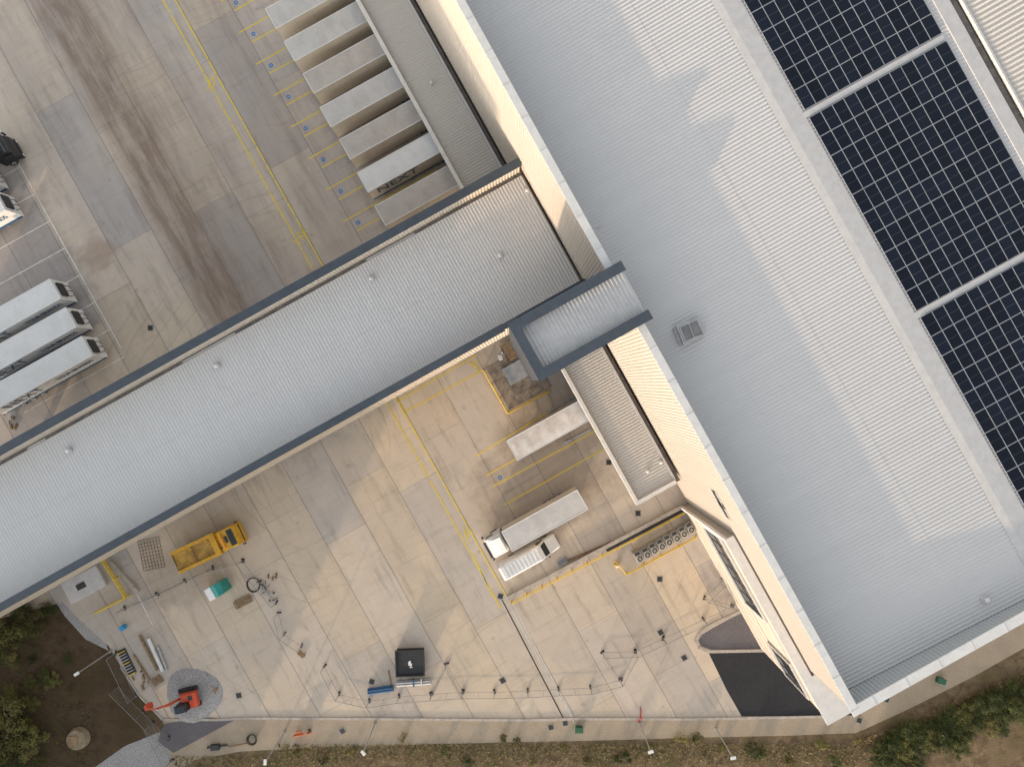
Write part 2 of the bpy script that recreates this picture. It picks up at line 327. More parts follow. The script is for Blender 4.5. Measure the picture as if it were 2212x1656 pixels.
while t>B0: c.box(A0-.135,A0+.565,t-.03,t+.03,ZT-.095,ZT+.012,M_FLASH); t-=3.05
t=A0+2
while t<60: c.box(t-.03,t+.03,B0-.175,B0+.675,ZT-.095,ZT+.012,M_FLASH); t+=3.05
c.obj('coping',wh)
r=MB(); n=289
segs=[(11.75,17.0),(16.95,24.0),(23.95,29.9)]
for i,(x0,x1) in enumerate(segs):
    z0=zr(x0)+.012*(3-i); r.corr((x0,60,z0),(0,-1,0),n,.333,(x1-x0,0,SL*(x1-x0)),(0,0,1),.036,M_ROOF)
r.corr((31.5,60,zr(31.5)),(0,-1,0),n,.333,(46.5-31.5,0,SL2*(46.5-31.5)),(0,0,1),.036,M_ROOF)
r.obj('roof',wh)
r=MB(); r.corr((47.5,60,25.6),(0,-1,0),230,.42,(14,0,1.2),(0,0,1),.06,M_ROOFW); r.obj('roof',wh)
f=MB(); B1=B0+.7
f.add([(29.75,B1,zr(29.75)+.06),(29.75,60,zr(29.75)+.06),(30.4,60,zr(30.4)+.1),(30.4,B1,zr(30.4)+.1)],[(3,2,1,0)],M_FLASH)
f.add([(30.4,B1,zr(30.4)+.1),(30.4,60,zr(30.4)+.1),(31.9,60,zr(31.9)+.06),(31.9,B1,zr(31.9)+.06)],[(3,2,1,0)],M_FLASH)
f.obj('ridge_flashing',wh)
f=MB(); f.box(45.5,46.7,B1,60,25.2,25.56,M_FLASH); f.box(47.42,47.6,B1,60,25.4,25.75,M_FLASH); f.obj('flashing',wh)
f=MB(); f.box(46.72,47.41,B1,60,25.1,25.3,M_GUT); f.box(A0+.4,A0+.54,B1,60,ZR-.25,ZR-.05,M_GUT); f.obj('gutter',wh)
for bb in(7.6,-11.3):
    f=MB(); z0,z1=zr(31.7)+.08,zr(44.9)+.08
    f.add([(31.7,bb-.25,z0),(44.9,bb-.25,z1),(44.9,bb+.25,z1),(31.7,bb+.25,z0)],[(0,1,2,3)],M_FLASH); f.obj('roof_walkway',wh)
for (px,py) in[(1527,1088),(1543,1112)]:
    k2=18.3*84/64; bq=(-(px-CX)*.486-(py-CY)*.874)/k2
    f=MB(); f.box(A0-.02,A0+.05,bq-1.0,bq+.6,19,20.3,M_GLASS); q=f.obj('window',wh)
    f=MB(); f.box(A0-.06,A0+.03,bq-1.1,bq+.7,18.88,19,M_COP); f.box(A0-.06,A0+.03,bq-1.1,bq+.7,20.3,20.42,M_COP); f.obj('frame',q)
# ---------------------------------------------------------------- office
of=thing('office_block','cream office block with dark glazing joined to warehouse','building',(0,0,0),TH)
AO=10.5; OB0=-41.6; OB1=-22.3; OZ=18.3
M_PAN=mat('cream_panel',(.44,.385,.325),.6,0,.05,.5)
w=MB(); w.box(AO+.1,A0-.001,OB0+.1,OB1-.1,0,OZ-.2,M_WALL); w.box(A0+.001,15,OB0+.1,B0-.2,0,OZ-.2,M_WALL)
ZA,ZB_=8.6,14.4
w.box(AO,AO+.1,OB0,OB1,0,ZA,M_PAN); w.box(AO,AO+.1,OB0,OB1,ZB_,OZ-.2,M_PAN); w.box(AO+.02,AO+.1,-37.2,-32.3,ZA,ZB_,M_PAN); w.box(AO+.02,AO+.1,OB0,-41.0,ZA,ZB_,M_PAN)
zz=2.2
while zz<17.5:
    if not(ZA-.1<zz<ZB_+.1): w.box(AO-.02,AO-.001,OB0,OB1,zz,zz+.05,M_GUT)
    zz+=2.1
w.obj('wall',of)
w=MB(); w.box(AO-.35,A0-.15,OB0-.15,OB1+.1,OZ-.2,OZ,M_COP); w.box(A0-.15,15.1,OB0-.15,B0-.19,OZ-.2,OZ-.003,M_COP)
w.box(AO-.3,AO-.03,OB1-.25,OB1+.08,0.,OZ-.21,M_COP); w.obj('coping',of)
for b0,b1,z0,z1,e_ in((-32.3,-23.0,ZA,ZB_,.2),(-41.0,-37.2,ZA,ZB_,.1)):
    w=MB(); w.box(AO-.22,AO-.02,b0-e_,b1+e_,z1,z1+e_,M_COP); w.box(AO-.22,AO-.02,b0-e_,b1+e_,z0-e_,z0,M_COP); w.box(AO-.22,AO-.02,b0-e_,b0,z0,z1,M_COP); w.box(AO-.22,AO-.02,b1,b1+e_,z0,z1,M_COP)
    w.obj('window_surround',of)
def window(b0,b1,z0,z1):
    f=MB(); f.box(AO-.03,AO+.03,b0,b1,z0,z1,M_GLASS); q=f.obj('window',of)
    f=MB(); f.box(AO-.07,AO-.03,b0,b0+.07,z0,z1,M_DARK); f.box(AO-.07,AO-.03,b0+.07,b1,z0,z0+.06,M_DARK); f.obj('frame',q)
for b0,b1,nb in((-32.3,-23.0,6),(-41.0,-37.2,3)):
    for i in range(nb):
        for j in range(2): window(b0+(b1-b0)*i/nb,b0+(b1-b0)*(i+1)/nb,ZA+2.9*j,ZA+2.9+2.9*j)
# unseen block added out of view to shade the upper yard and warehouse wall
nw=thing('added_shadow_block','tall metal-clad block added out of view to cast the long shadow','warehouse',(0,0,0),TH)
N0,N1,NZ=-47,-25,32.2
w=MB(); w.box(-112,-82,N0,N1,0,NZ-.6,M_WALL); w.corr((-81.98,N1,0),(0,-1,0),64,.34,(0,0,NZ-.6),(1,0,0),.05,M_WALL); w.obj('wall',nw)
w=MB(); w.box(-112.1,-81.9,N0-.1,N0+.3,NZ-.6,NZ,M_COP); w.box(-112.1,-81.9,N1-.3,N1+.1,NZ-.6,NZ,M_COP); w.box(-112.1,-111.7,N0+.3,N1-.3,NZ-.6,NZ,M_COP); w.box(-82.3,-81.9,N0+.3,N1-.3,NZ-.6,NZ,M_COP); w.obj('coping',nw)
w=MB(); w.corr((-111.6,N0+.4,NZ-.55),(1,0,0),86,.34,(0,N1-N0-.8,0),(0,0,1),.05,M_ROOF); w.obj('roof',nw)
# ---------------------------------------------------------------- bridge
br=thing('link_bridge','long raised enclosed conveyor bridge with ribbed grey roof','building',(0,0,0),TH)
BB0=4.9; BB1=18.6; BT=15.; BR=12.9; XA=-75; XB=11.1; BZ=4.9
w=MB(); w.box(XA,XB,BB0+.25,BB1-.25,BZ+.1,BR-.3,M_WALLA)
nn=int((XB-XA)/.333)
w.corr((XA,BB0+.08,BZ),(1,0,0),nn,.333,(0,0,BT-BZ-.1),(0,-1,0),.05,M_WALLA); w.corr((XA,BB1-.08,BZ),(1,0,0),nn,.333,(0,0,BT-BZ-.1),(0,1,0),.05,M_WALLA)
w.box(XA,XB,BB0+.1,BB0+.24,BR-.3,BT-.1,M_WALLA); w.box(XA,XB,BB1-.24,BB1-.1,BR-.3,BT-.1,M_WALLA); w.obj('wall',br)
w=MB(); w.corr((XA,BB1-.5,BR-.1),(1,0,0),nn,.333,(0,0,BT-BR),(0,-1,0),.06,mat('parapet_cream',(.54,.48,.40),.5,0,.05)); w.box(XA,XB,BB0+.36,BB0+.44,BR-.1,BT-.1,M_FLASH); w.obj('parapet_lining',br)
w=MB(); w.box(XA,XB,BB1-.6,BB1+.25,BT-.1,BT,M_NAVY); w.box(XA,XB-9.2,BB0-.08,BB0+.65,BT-.1,BT,M_NAVY); w.box(XA,XB-9.2,BB0-.1,BB0-.02,BT-.5,BT-.1,M_NAVY); w.box(XB-9.2,XB,BB0+.0,BB0+.6,BT-.1,BT,M_NAVY)
w.obj('coping',br)
w=MB(); bm=11.6; nn2=int((XB-XA)/.333)
w.corr((XA,BB1-.9,BR),(1,0,0),nn2,.333,(0,bm-(BB1-.9),.12),(0,0,1),.032,M_ROOFB); w.corr((XA,bm+.05,BR+.10),(1,0,0),nn2,.333,(0,BB0+.5-bm,-.10),(0,0,1),.032,M_ROOFB); w.obj('roof',br)
w=MB(); w.box(XA,XB,BB1-.9,BB1-.58,BR-.3,BR-.08,M_GUT)
t=XA
while t<XB:
    L=R.uniform(2,8)
    if R.random()<.6: w.box(t,t+L,BB1-.86,BB1-.66,BR-.08,BR-.06+R.random()*.02,M_FLASH)
    t+=L+R.uniform(.5,6)
w.obj('gutter',br)
for x in range(-70,-2,13):
    for b in(BB0+1,BB1-1): w=MB(); w.box(x-.3,x+.3,b-.3,b+.3,0,BZ+.1,M_KERB); w.box(x-.42,x+.42,b-.42,b+.42,0,.3,M_KERB); w.obj('column',br)
# ---------------------------------------------------------------- tower
tw=thing('lift_tower','dark blue lift tower with recessed grey roof','tower',(0,0,0),TH)
TA,TB,T0,T1,TZ=2.1,12.3,-.85,4.25,27.1
RZ=ZT+.08
w=MB(); w.box(TA,A0-.14,T0,T1,0,RZ-.1,M_NAVY2); w.box(TA+.3,A0-.14,T1,BB0+.1,5.4,BT-1.,M_NAVY2); w.box(A0-.14,TB,T0+.05,T1-.05,ZT+.015,RZ-.02,M_NAVY2)
w.box(TA,TB,T0,T0+.12,RZ-.02,TZ-.05,M_NAVY2); w.box(TA,TB,T1-.12,T1,RZ-.02,TZ-.05,M_NAVY2); w.box(TA,TA+.12,T0+.12,T1-.12,RZ-.02,TZ-.05,M_NAVY2); w.obj('wall',tw)
w=MB(); w.box(TA-.1,TB+.1,T1-.75,T1+.1,TZ-.05,TZ,M_NAVY); w.box(TA-.1,TB+.1,T0-.1,T0+.75,TZ-.05,TZ,M_NAVY)
w.box(TA-.1,TA+.65,T0+.75,T1-.75,TZ-.05,TZ-.002,M_NAVY); w.obj('coping',tw)
w=MB(); w.corr((TB-.02,T0+.3,RZ),(-1,0,0),30,.327,(0,T1-T0-.6,0),(0,0,1),.03,M_FLASH); w.obj('roof',tw)
# ---------------------------------------------------------------- dock canopies
def canopy(b0,b1,label,endcap):
    e=thing('loading_dock',label,'loading dock',(0,0,0),TH,'loading docks along the warehouse')
    w=MB(); n=int((b1-b0)/.333); w.corr((5.9,b1,5.75),(0,-1,0),n,.333,(4.4,0,.12),(0,0,1),.036,M_ROOFC); w.obj('roof',e)
    w=MB(); w.box(5.45,5.85,b0,b1,5.3,6.1,M_COP)
    if endcap: w.box(5.85,10.5,b0-.02,b0+.4,5.3,6.098,M_COP)
    w.obj('coping',e)
    w=MB(); w.box(10.32,10.6,b0+.4,b1,5.4,6.0,M_FLASH); w.box(10.6,11.05,b0,b1,5.3,5.6,M_GUT); w.obj('gutter',e)
    w=MB(); w.box(9.8,10.5,b0,b1,0,5.6,M_WALL); w.box(5.85,9.8,b0,b1,5.45,5.6,M_WALL)
    w.obj('wall',e)
    t=b0+2
    while t<b1-1:
        q=MB(); q.box(9.7,9.79,t-1.3,t+1.3,1.2,4.3,M_DARK); q.obj('dock_door',e); t+=4.24
    return e
canopy(18.9,58,'long low loading dock canopy with grey ribbed roof',False); canopy(-18.3,-1.0,'short low dock canopy with white edge trim',True)
# ---------------------------------------------------------------- roof vents etc
def vent():
    e=thing('roof_vent','small white domed vent on square base on ribbed roof','roof vent',(0,0,0),0,'small roof vents')
    b=MB(); b.box(-.28,.28,-.28,.28,0,.12,M_FLASH); b.obj('base',e,bevel=.02)
    b=MB(); b.cyl((0,0,.12),(0,0,.4),.12,M_COP); b.cyl((0,0,.4),(0,0,.5),.22,M_COP,.05); b.obj('cap',e); return e
v0=vent(); first=True
for px,py,h in[(2127,1293,24.9),(1080,553,13.0),(1138,413,12.95),(803,602,13.0),(470,790,13.0),(150,972,13.0),(932,180,5.9),(1427,998,5.9),(1398,1017,5.9)]:
    s=1.0 if h>12 and h<14 else .75
    if first: v0.location=P(px,py,h); v0.rotation_euler[2]=TH; first=False
    else: dup(v0,P(px,py,h),TH,s)
e=thing('roof_hatch','square glazed roof hatch on ribbed warehouse roof','roof hatch',P(1490,715,24.3),TH-.12)
b=MB(); b.box(-1,1,-.85,.85,0,.45,M_FLASH); b.box(-1.25,-1.02,-.8,.8,0,.2,M_STEEL); b.obj('kerb',e,bevel=.03)
b=MB(); b.box(-.75,.75,-.6,.6,.45,.52,mat('hatch_glazing',(.22,.21,.2),.3)); b.obj('glazing',e)
b=MB()
for q in((-.85,.85,-.72,-.6),(-.85,.85,.6,.72),(-.85,-.75,-.6,.6),(.75,.85,-.6,.6),(-.04,.04,-.6,.6)): b.box(*q,.45,.6,M_STEEL)
b.obj('frame',e)
b=MB(); b.tube([(0,0,.07),(.6,.35,.07),(1.0,.42,.07)],.02,mat('red_cable',(.45,.05,.03),.5)); tag(b.obj('cable',None,P(1288,496,24.05),0),'short red cable lying on warehouse roof','cable')
# solar
def solarmat():
    m,nt,bs=nodes('solar_cells'); g=G(nt); tc=g.n('ShaderNodeTexCoord').outputs['Object']; q=g.n('ShaderNodeSeparateXYZ'); g.put(q.inputs[0],tc)
    def gl(v,p,w):
        f=g.m('FRACT',g.m('DIVIDE',g.m('ADD',v,10),p)); return g.m('LESS_THAN',g.m('MINIMUM',f,g.m('SUBTRACT',1,f)),w)
    l=g.m('MAXIMUM',gl(q.outputs[0],.165,.05),gl(q.outputs[1],.165,.05)); mid=g.m('LESS_THAN',g.m('ABSOLUTE',q.outputs[1]),.02)
    oi=g.n('ShaderNodeObjectInfo').outputs['Random']
    c=g.mix(g.m('MULTIPLY',l,.3),(.006,.009,.017),(.04,.05,.065)); c=g.mix(g.m('MULTIPLY',mid,.3),c,(.1,.11,.13)); c=g.mix(1,c,g.grey(g.m('ADD',.8,g.m('MULTIPLY',oi,.45))),'MULTIPLY')
    g.put(bs.inputs['Base Color'],c); bs.inputs['Roughness'].default_value=.3; bs.inputs['Specular IOR Level'].default_value=.13; return m
M_SOL=solarmat(); M_ALU=mat('panel_frame',(.30,.31,.325),.5,.0,.02)
pw,ph=1.067,1.815
b=MB(); b.box(-pw/2+.03,pw/2-.03,-ph/2+.03,ph/2-.03,.05,.085,M_SOL)
for q in((-pw/2+.002,pw/2-.002,-ph/2+.002,-ph/2+.03),(-pw/2+.002,pw/2-.002,ph/2-.03,ph/2-.002),(-pw/2+.002,-pw/2+.03,-ph/2+.03,ph/2-.03),(pw/2-.03,pw/2-.002,-ph/2+.03,ph/2-.03)): b.box(*q,.04,.088,M_ALU)
pm=b.mesh('solar_panel')
for bs in(7.95,-11.0,-29.85):
    for i in range(12):
        for j in range(10):
            a=32.05+(i+.5)*pw; bb=bs+(j+.5)*1.825; z=zr(a)+.06; p=W(a,bb,z); k=S*H/(H-z); X=CX+p.x*k; Y=CY-p.y*k
            if X>2245 or Y<-35: continue
            o=bpy.data.objects.new('solar_panel',pm); COL.objects.link(o); o.location=p+Vector((0,0,R.uniform(0,.01))); o.rotation_euler=(R.uniform(-.004,.004),-math.atan(SL2)+R.uniform(-.003,.003),TH)
            tag(o,'dark blue solar panel in roof-mounted grid','solar panel','solar panels on warehouse roof')
# ---------------------------------------------------------------- wheels
WT={}
def wheel(par,x,yy,r=.5,w=.3):
    key=(r,w)
    if key not in WT:
        t=MB(); t.cyl((0,-w/2,0),(0,w/2,0),r,M_BLK,n=20); q=MB(); q.cyl((0,-w/2-.015,0),(0,w/2+.015,0),r*.55,M_STEEL,n=14); q.cyl((0,-w/2-.03,0),(0,w/2+.03,0),r*.2,M_DARK,n=8); WT[key]=(t.mesh('tyre',False),q.mesh('rim'))
    e=bpy.data.objects.new('wheel',WT[key][0]); COL.objects.link(e); e.parent=par; e.location=(x,yy,r)
    q=bpy.data.objects.new('rim',WT[key][1]); COL.objects.link(q); q.parent=e
def trailer(a,b,rz,label,group,roofm,sidem,L=13.6,skirt=None,fridge=False,name='semi_trailer',amp=1.,zb=.85):
    e=thing(name,label,'trailer',W(a,b,.012),rz,group)
    m=MB(); m.box(0,L,-1.27,1.27,zb,4.0,sidem)
    if skirt:
        m.box(.1,L-.1,-1.285,-1.272,zb+.01,zb+.45,skirt); m.box(.1,L-.1,1.272,1.285,zb+.01,zb+.45,skirt)
    if not fridge:
        for i in range(1,6):
            for s in(-1,1): m.box(i*L/6-.02,i*L/6+.02,s*1.272,s*1.28,zb+.5,3.9,M_FLASH)
    m.obj('body',e,bevel=.03)
    m=MB(); n=54; vs=[]; ph_=R.random()*6
    for i in range(n+1):
        for j in range(9):
            x=.09+(L-.18)*i/n; yv=-1.19+2.38*j/8; e1=min(1,min(i,n-i)/2)*(1-abs(j/4-1)**4)
            vs.append((x,yv,4.02+e1*(.03+amp*(.012*math.sin(x*4.6+ph_)+.008*math.sin(x*1.7+yv*2+ph_)))))
    m.add(vs,[(i*9+j,(i+1)*9+j,(i+1)*9+j+1,i*9+j+1) for i in range(n) for j in range(8)],roofm); m.obj('roof',e,smooth=True)
    m=MB()
    for q in((0,L,-1.285,-1.19),(0,L,1.19,1.285),(-.01,.09,-1.19,1.19),(L-.09,L+.01,-1.19,1.19)): m.box(*q,3.96,4.04,M_WHITE)
    m.obj('roof_rail',e)
    m=MB(); m.box(.2,L-.1,-.5,-.35,.65,zb,M_DARK); m.box(.2,L-.1,.35,.5,.65,zb,M_DARK)
    for i in range(6): m.box(1+i*2,1.1+i*2,-1.1,1.1,min(.6,zb-.1),zb-.01,M_DARK)
    m.obj('chassis',e)
    m=MB(); m.box(L,L+.03,-1.2,-.01,1.2,3.94,M_WHITE); m.box(L,L+.03,.01,1.2,1.2,3.94,M_WHITE); m.obj('rear_door',e)
    for s in(-1,1):
        m=MB(); m.cyl((2.6,s*.8,.05),(2.6,s*.8,1.1),.07,M_STEEL); m.box(2.45,2.75,s*.8-.14,s*.8+.14,0,.06,M_STEEL); m.obj('landing_leg',e)
    for x in((L-4.6),(L-3.3),(L-2.0)):
        for s in(-1,1): wheel(e,x,s*1.05,.42,.38)
    if fridge:
        m=MB(); m.box(-.22,0,-.8,.8,2.3,3.5,M_DARK); m.box(-.24,-.22,-.65,.65,2.5,3.0,M_DARK); m.obj('refrigeration_unit',e,bevel=.05)
        for s in(-.7,0,.7):
            m=MB(); m.tube([(-.02,s,1.9),(-.25,s*.9,1.5),(-.1,s*.6,1.1)],.04,M_BLK); m.obj('air_hose',e)
    return e
M_TR1=mat('trailer_roof_grey',(.50,.485,.465),.5,0,.1,.5,(.43,.41,.385)); M_TR2=mat('trailer_roof_dirty',(.45,.41,.375),.6,0,.15,.5,(.38,.34,.305)); M_TR3=mat('trailer_roof_white',(.64,.635,.625),.45,0,.08,.5,(.58,.57,.555))
info=[(M_TR2,'grey dusty-roofed trailer backed onto dock beside the bridge'),(M_TR3,'white-roofed trailer with blue side lettering at dock'),(M_TR2,'brownish dusty-roofed trailer backed onto dock'),(M_TR1,'pale grey-roofed trailer backed onto dock'),(M_TR2,'brownish dusty-roofed trailer backed onto dock'),(M_TR1,'pale grey-roofed trailer backed onto dock'),(M_TR1,'pale grey-roofed trailer backed onto dock')]
for i,(rm,lb) in enumerate(info):
    e=trailer(-3.75+R.uniform(-.1,.12),23.65+4.22*i,TH,lb,'trailers parked at the loading dock',rm,M_CREAM,skirt=(M_BLUE if i==1 else None),zb=.7)  # cream side colour stands in for sunlight on the docked trailers
    if i==1: text('NEXT',5.2,M_BLUE,e,(3.6,-1.295,2.75),(math.pi/2,0,0),height=1.6)
trailer(-3.7,-6.6,TH,'white trailer with stained roof at the short dock','trailers parked at the loading dock',mat('trailer_roof_stain',(.62,.60,.57),.5,0,.1,.4,(.5,.44,.39)),M_CREAM)
for i,b in enumerate((26.9,30.6,34.25,46.0,49.7)):
    e=trailer(-39.7 if i<3 else -40.3,b,TH+math.pi,'white-roofed trailer with dark blue skirt in parking bay','trailers in the marked parking bays',M_TR3,M_WHITE,skirt=M_BLUE,fridge=True,amp=.2)
    text('YOUR BRANDS',4.6,M_BLUE,e,(3.2,1.295,2.7),(math.pi/2,0,math.pi),height=.8)
    text('NEXT',4.6,M_BLUE,e,(9.8,1.297,2.7),(math.pi/2,0,math.pi),height=1.6)
def cab(e,body,x0=0.,roofz=3.3):
    m=MB(); m.prof([(x0,.55),(x0-.02,1.5),(x0+.12,2.3),(x0+.38,roofz-.25),(x0+.6,roofz),(x0+2.15,roofz+.1),(x0+2.25,roofz-.1),(x0+2.25,.55)],-1.22,1.22,body,.93,2.2); m.obj('cab',e,bevel=.07)
    m=MB(); m.add([(x0-.03,-1.08,1.62),(x0-.03,1.08,1.62),(x0+.35,1.02,roofz-.32),(x0+.35,-1.02,roofz-.32)],[(3,2,1,0)],M_GLASS)
    m.obj('windscreen',e)
    m=MB(); m.prof([(x0+.7,roofz+.08),(x0+1.2,roofz+.38),(x0+2.1,roofz+.62),(x0+2.1,roofz+.08)],-.95,.95,body,.9,roofz+.3); m.obj('wind_deflector',e,bevel=.05)
    m=MB(); m.box(x0-.12,x0+.3,-1.22,1.22,.35,.62,M_DARK if body!=M_WHITE else body); m.obj('bumper',e,bevel=.05)
    m=MB(); m.box(x0+.02,x0+.3,-1.0,1.0,roofz-.2,roofz-.14,M_DARK); m.obj('sun_visor',e)
    for s in(-1,1):
        m=MB(); m.box(x0-.02,x0+.18,s*1.3,s*1.48,1.7,2.4,M_DARK); m.box(x0+.05,x0+.1,s*1.15,s*1.32,2.3,2.36,M_DARK); m.obj('mirror',e,bevel=.02)
        m=MB(); m.box(x0-.14,x0-.1,s*.75,s*1.1,.45,.6,M_LAMPW); m.obj('headlight',e)
        m=MB(); m.box(x0+.45,x0+1.3,s*1.19,s*1.225,1.6,2.35,M_GLASS); m.obj('side_window',e)
    wheel(e,x0+1.35,-1.05,.5,.34); wheel(e,x0+1.35,1.05,.5,.34)
e=thing('box_lorry','white lorry with long grey-roofed box body parked in yard','lorry',W(-11.7,-15.25,.012),TH+.0)
cab(e,M_WHITE)
m=MB(); m.box(2.55,12.3,-1.26,1.26,1.1,3.95,M_CREAM); m.obj('body',e,bevel=.04)
m=MB(); n=40; L=9.6; vs=[(2.62+L*i/n,-1.18+2.36*j/6,3.97+.03*(1-abs(j/3-1)**4)+.006*math.sin(i*.9)) for i in range(n+1) for j in range(7)]
m.add(vs,[(i*7+j,(i+1)*7+j,(i+1)*7+j+1,i*7+j+1) for i in range(n) for j in range(6)],M_TR1); m.obj('roof',e,smooth=True)
m=MB()
for q in((2.54,12.31,-1.28,-1.18),(2.54,12.31,1.18,1.28),(2.53,2.62,-1.18,1.18),(12.22,12.32,-1.18,1.18)): m.box(*q,3.9,4.0,M_WHITE)
m.obj('roof_rail',e); m=MB(); m.box(2.2,12.2,-.45,.45,.7,1.1,M_DARK); m.obj('chassis',e); m=MB(); m.box(2.2,2.5,-1.1,1.1,.8,1.3,M_DARK); m.obj('side_tank',e)
for x in(8.6,9.9): wheel(e,x,-1.05,.5,.38); wheel(e,x,1.05,.5,.38)
fa_,fb_=F(14,308,2.6)
e=thing('tractor_unit','black lorry tractor unit parked facing the lane','lorry',W(fa_,fb_,.012),TH+math.pi); M_BLKP=mat('black_paint',(.012,.013,.016),.3,0,.1)
cab(e,M_BLKP,0,3.0); m=MB(); m.box(2.2,6,-.45,.45,.6,.95,M_DARK); m.cyl((4.6,0,.95),(4.6,0,1.1),.5,M_DARK); m.obj('chassis',e)
for s in(-1,1): wheel(e,4.8,s*1.02,.5,.5)
# van
e=thing('delivery_van','long white high-roof van parked beside the lorry','van',W(-4.3,-18.55,.012),TH+math.pi)
m=MB(); m.loft([(-.02,.72,.62,.66,.78),(.12,.92,.8,.8,.98),(1.3,1.0,1.0,.9,1.4),(1.95,1.02,1.35,.84,2.35),(2.45,1.02,1.4,.86,2.62),(7.15,1.02,1.4,.86,2.6),(7.4,1.0,1.4,.82,2.45)],M_WHITE); m.obj('body',e,bevel=.05)
m=MB(); m.add([(1.36,-.76,1.50),(1.36,.76,1.50),(1.93,.68,2.36),(1.93,-.68,2.36)],[(3,2,1,0)],M_GLASS); m.obj('windscreen',e)
m=MB()
for i in range(9): m.box(2.9+i*.48,2.96+i*.48,-.7,.7,2.6,2.65,M_WHITE)
m.obj('roof_rib',e)
for s in(-1,1):
    m=MB(); m.box(1.55,1.70,s*1.03,s*1.22,1.35,1.7,M_DARK); m.obj('mirror',e,bevel=.03)
    m=MB(); m.add([(1.6,s*1.03,1.4),(2.4,s*1.035,1.45),(2.35,s*.95,2.1),(1.95,s*.95,2.0)],[(0,1,2,3) if s<0 else (3,2,1,0)],M_GLASS); m.obj('side_window',e)
    m=MB(); m.box(-.04,.2,s*.55,s*.85,.66,.8,M_LAMPW); m.obj('headlight',e,bevel=.03)
    m=MB(); m.box(7.36,7.43,s*.82,s*.96,.9,1.4,M_RED); m.obj('tail_light',e)
    wheel(e,1.2,s*.92,.36,.24); wheel(e,5.6,s*.92,.36,.24)
m=MB(); m.box(-.08,.2,-.85,.85,.3,.55,M_DARK); m.obj('bumper',e,bevel=.05)
# yellow tipper
M_YP=mat('yellow_truck_paint',(.60,.33,.012),.45,0,.12,1.2,(.46,.24,.015)); pc=P(515,1152,2.4)
M_LOAD=mat('rusty_load',(.46,.27,.05),.85,0,.3,.7,(.27,.16,.045))
e=thing('tipper_truck','yellow tipper lorry with rusty loaded skip body','lorry',(pc.x,pc.y,.012),math.radians(25)+math.pi)
m=MB(); m.prof([(0,.5),(0,1.5),(.15,2.3),(.35,2.65),(2.2,2.7),(2.25,.5)],-1.25,1.25,M_YP,.95,1.6); m.obj('cab',e,bevel=.07)
m=MB(); m.add([(-.03,-1.05,1.45),(-.03,1.05,1.45),(.3,.98,2.56),(.3,-.98,2.56)],[(3,2,1,0)],M_GLASS); m.add([(.42,-.95,2.69),(.42,.95,2.69),(1.1,.95,2.715),(1.1,-.95,2.715)],[(3,2,1,0)],M_GLASS); m.obj('windscreen',e)
m=MB(); m.box(1.25,1.6,-.4,.4,2.7,2.75,M_DARK); m.obj('roof_hatch',e,bevel=.02)
m=MB(); m.box(1.75,1.95,-.9,.9,2.72,2.88,mat('amber_lamp',(.8,.3,.02),.3)); m.obj('light_bar',e,bevel=.04)
m=MB(); m.box(1.6,8.1,-.5,.5,.6,.95,M_DARK); m.box(2.2,2.6,-1.15,1.15,.8,2.3,M_YP); m.cyl((2.4,.7,2.3),(2.4,.7,2.7),.08,M_DARK); m.obj('chassis',e)
m=MB()
for s in(-1,1): m.prof([(2.7,.95),(2.6,2.45),(8.0,2.45),(8.35,1.3),(8.1,.95)],s*1.3,s*1.1,M_YP)
m.box(2.6,3.25,-1.1,1.1,1,2.6,M_YP); m.add([(8.0,-1.1,2.45),(8.35,-1.1,1.3),(8.35,1.1,1.3),(8.0,1.1,2.45)],[(0,1,2,3)],M_YP)
for s in(-1,1): m.box(2.6,8.05,s*.98,s*1.36,2.42,2.54,M_YP)
m.obj('skip_body',e)
m=MB(); vs=[];n1,n2=22,8
for i in range(n1+1):
    for j in range(n2+1):
        vs.append((3.25+4.73*i/n1,-1.09+2.18*j/n2,2.32+.07*math.sin(i*.5)*math.sin(j*.8)+R.uniform(-.03,.03)))
m.add(vs,[(i*(n2+1)+j,(i+1)*(n2+1)+j,(i+1)*(n2+1)+j+1,i*(n2+1)+j+1) for i in range(n1) for j in range(n2)],M_LOAD)
m.obj('load',e)
m=MB(); m.box(5.5,5.6,-.98,.98,2.44,2.5,M_RUST); m.obj('cross_bar',e)
for s in(-1,1):
    m=MB(); m.box(-.05,.12,s*1.27,s*1.43,1.5,2.1,M_DARK); m.obj('mirror',e)
    for x in(1.1,5.6,6.9): wheel(e,x,s*.98,.48,.34)
# excavator
M_EX=mat('red_orange_paint',(.60,.075,.025),.45,0,.12,1.5); pc=P(415,1500)
e=thing('excavator','small red tracked excavator standing on grey gravel heap','excavator',(pc.x,pc.y,.35),math.radians(193))
for s in(-1,1):
    m=MB(); m.prof([(-1.2,.25),(-1.0,0),(1.0,0),(1.2,.25),(1.0,.55),(-1.0,.55)],s*.95-.2,s*.95+.2,M_BLK)
    for i in range(12): m.box(-1.0+i*.17,-.92+i*.17,s*.95-.22,s*.95+.22,.55,.59,M_DARK)
    m.obj('track',e)
m=MB(); m.box(-1.2,.9,-.85,.85,.6,.75,M_DARK); m.prof([(-1.3,.75),(-1.35,1.4),(-1.1,1.65),(.2,1.65),(.5,1.4),(.8,.75)],-.85,.02,M_EX); m.prof([(-1.3,.75),(-1.35,1.4),(-1.1,1.65),(-.5,1.65),(-.45,.75)],.02,.85,M_EX); m.box(-1.0,-.5,-.6,-.1,1.65,1.75,M_DARK); m.obj('engine_cover',e,bevel=.08)
m=MB(); m.box(-.4,.95,.06,.9,.8,2.4,M_DARK); m.box(-.3,.85,.14,.82,2.4,2.46,M_GLASS); m.obj('cab',e,bevel=.08)
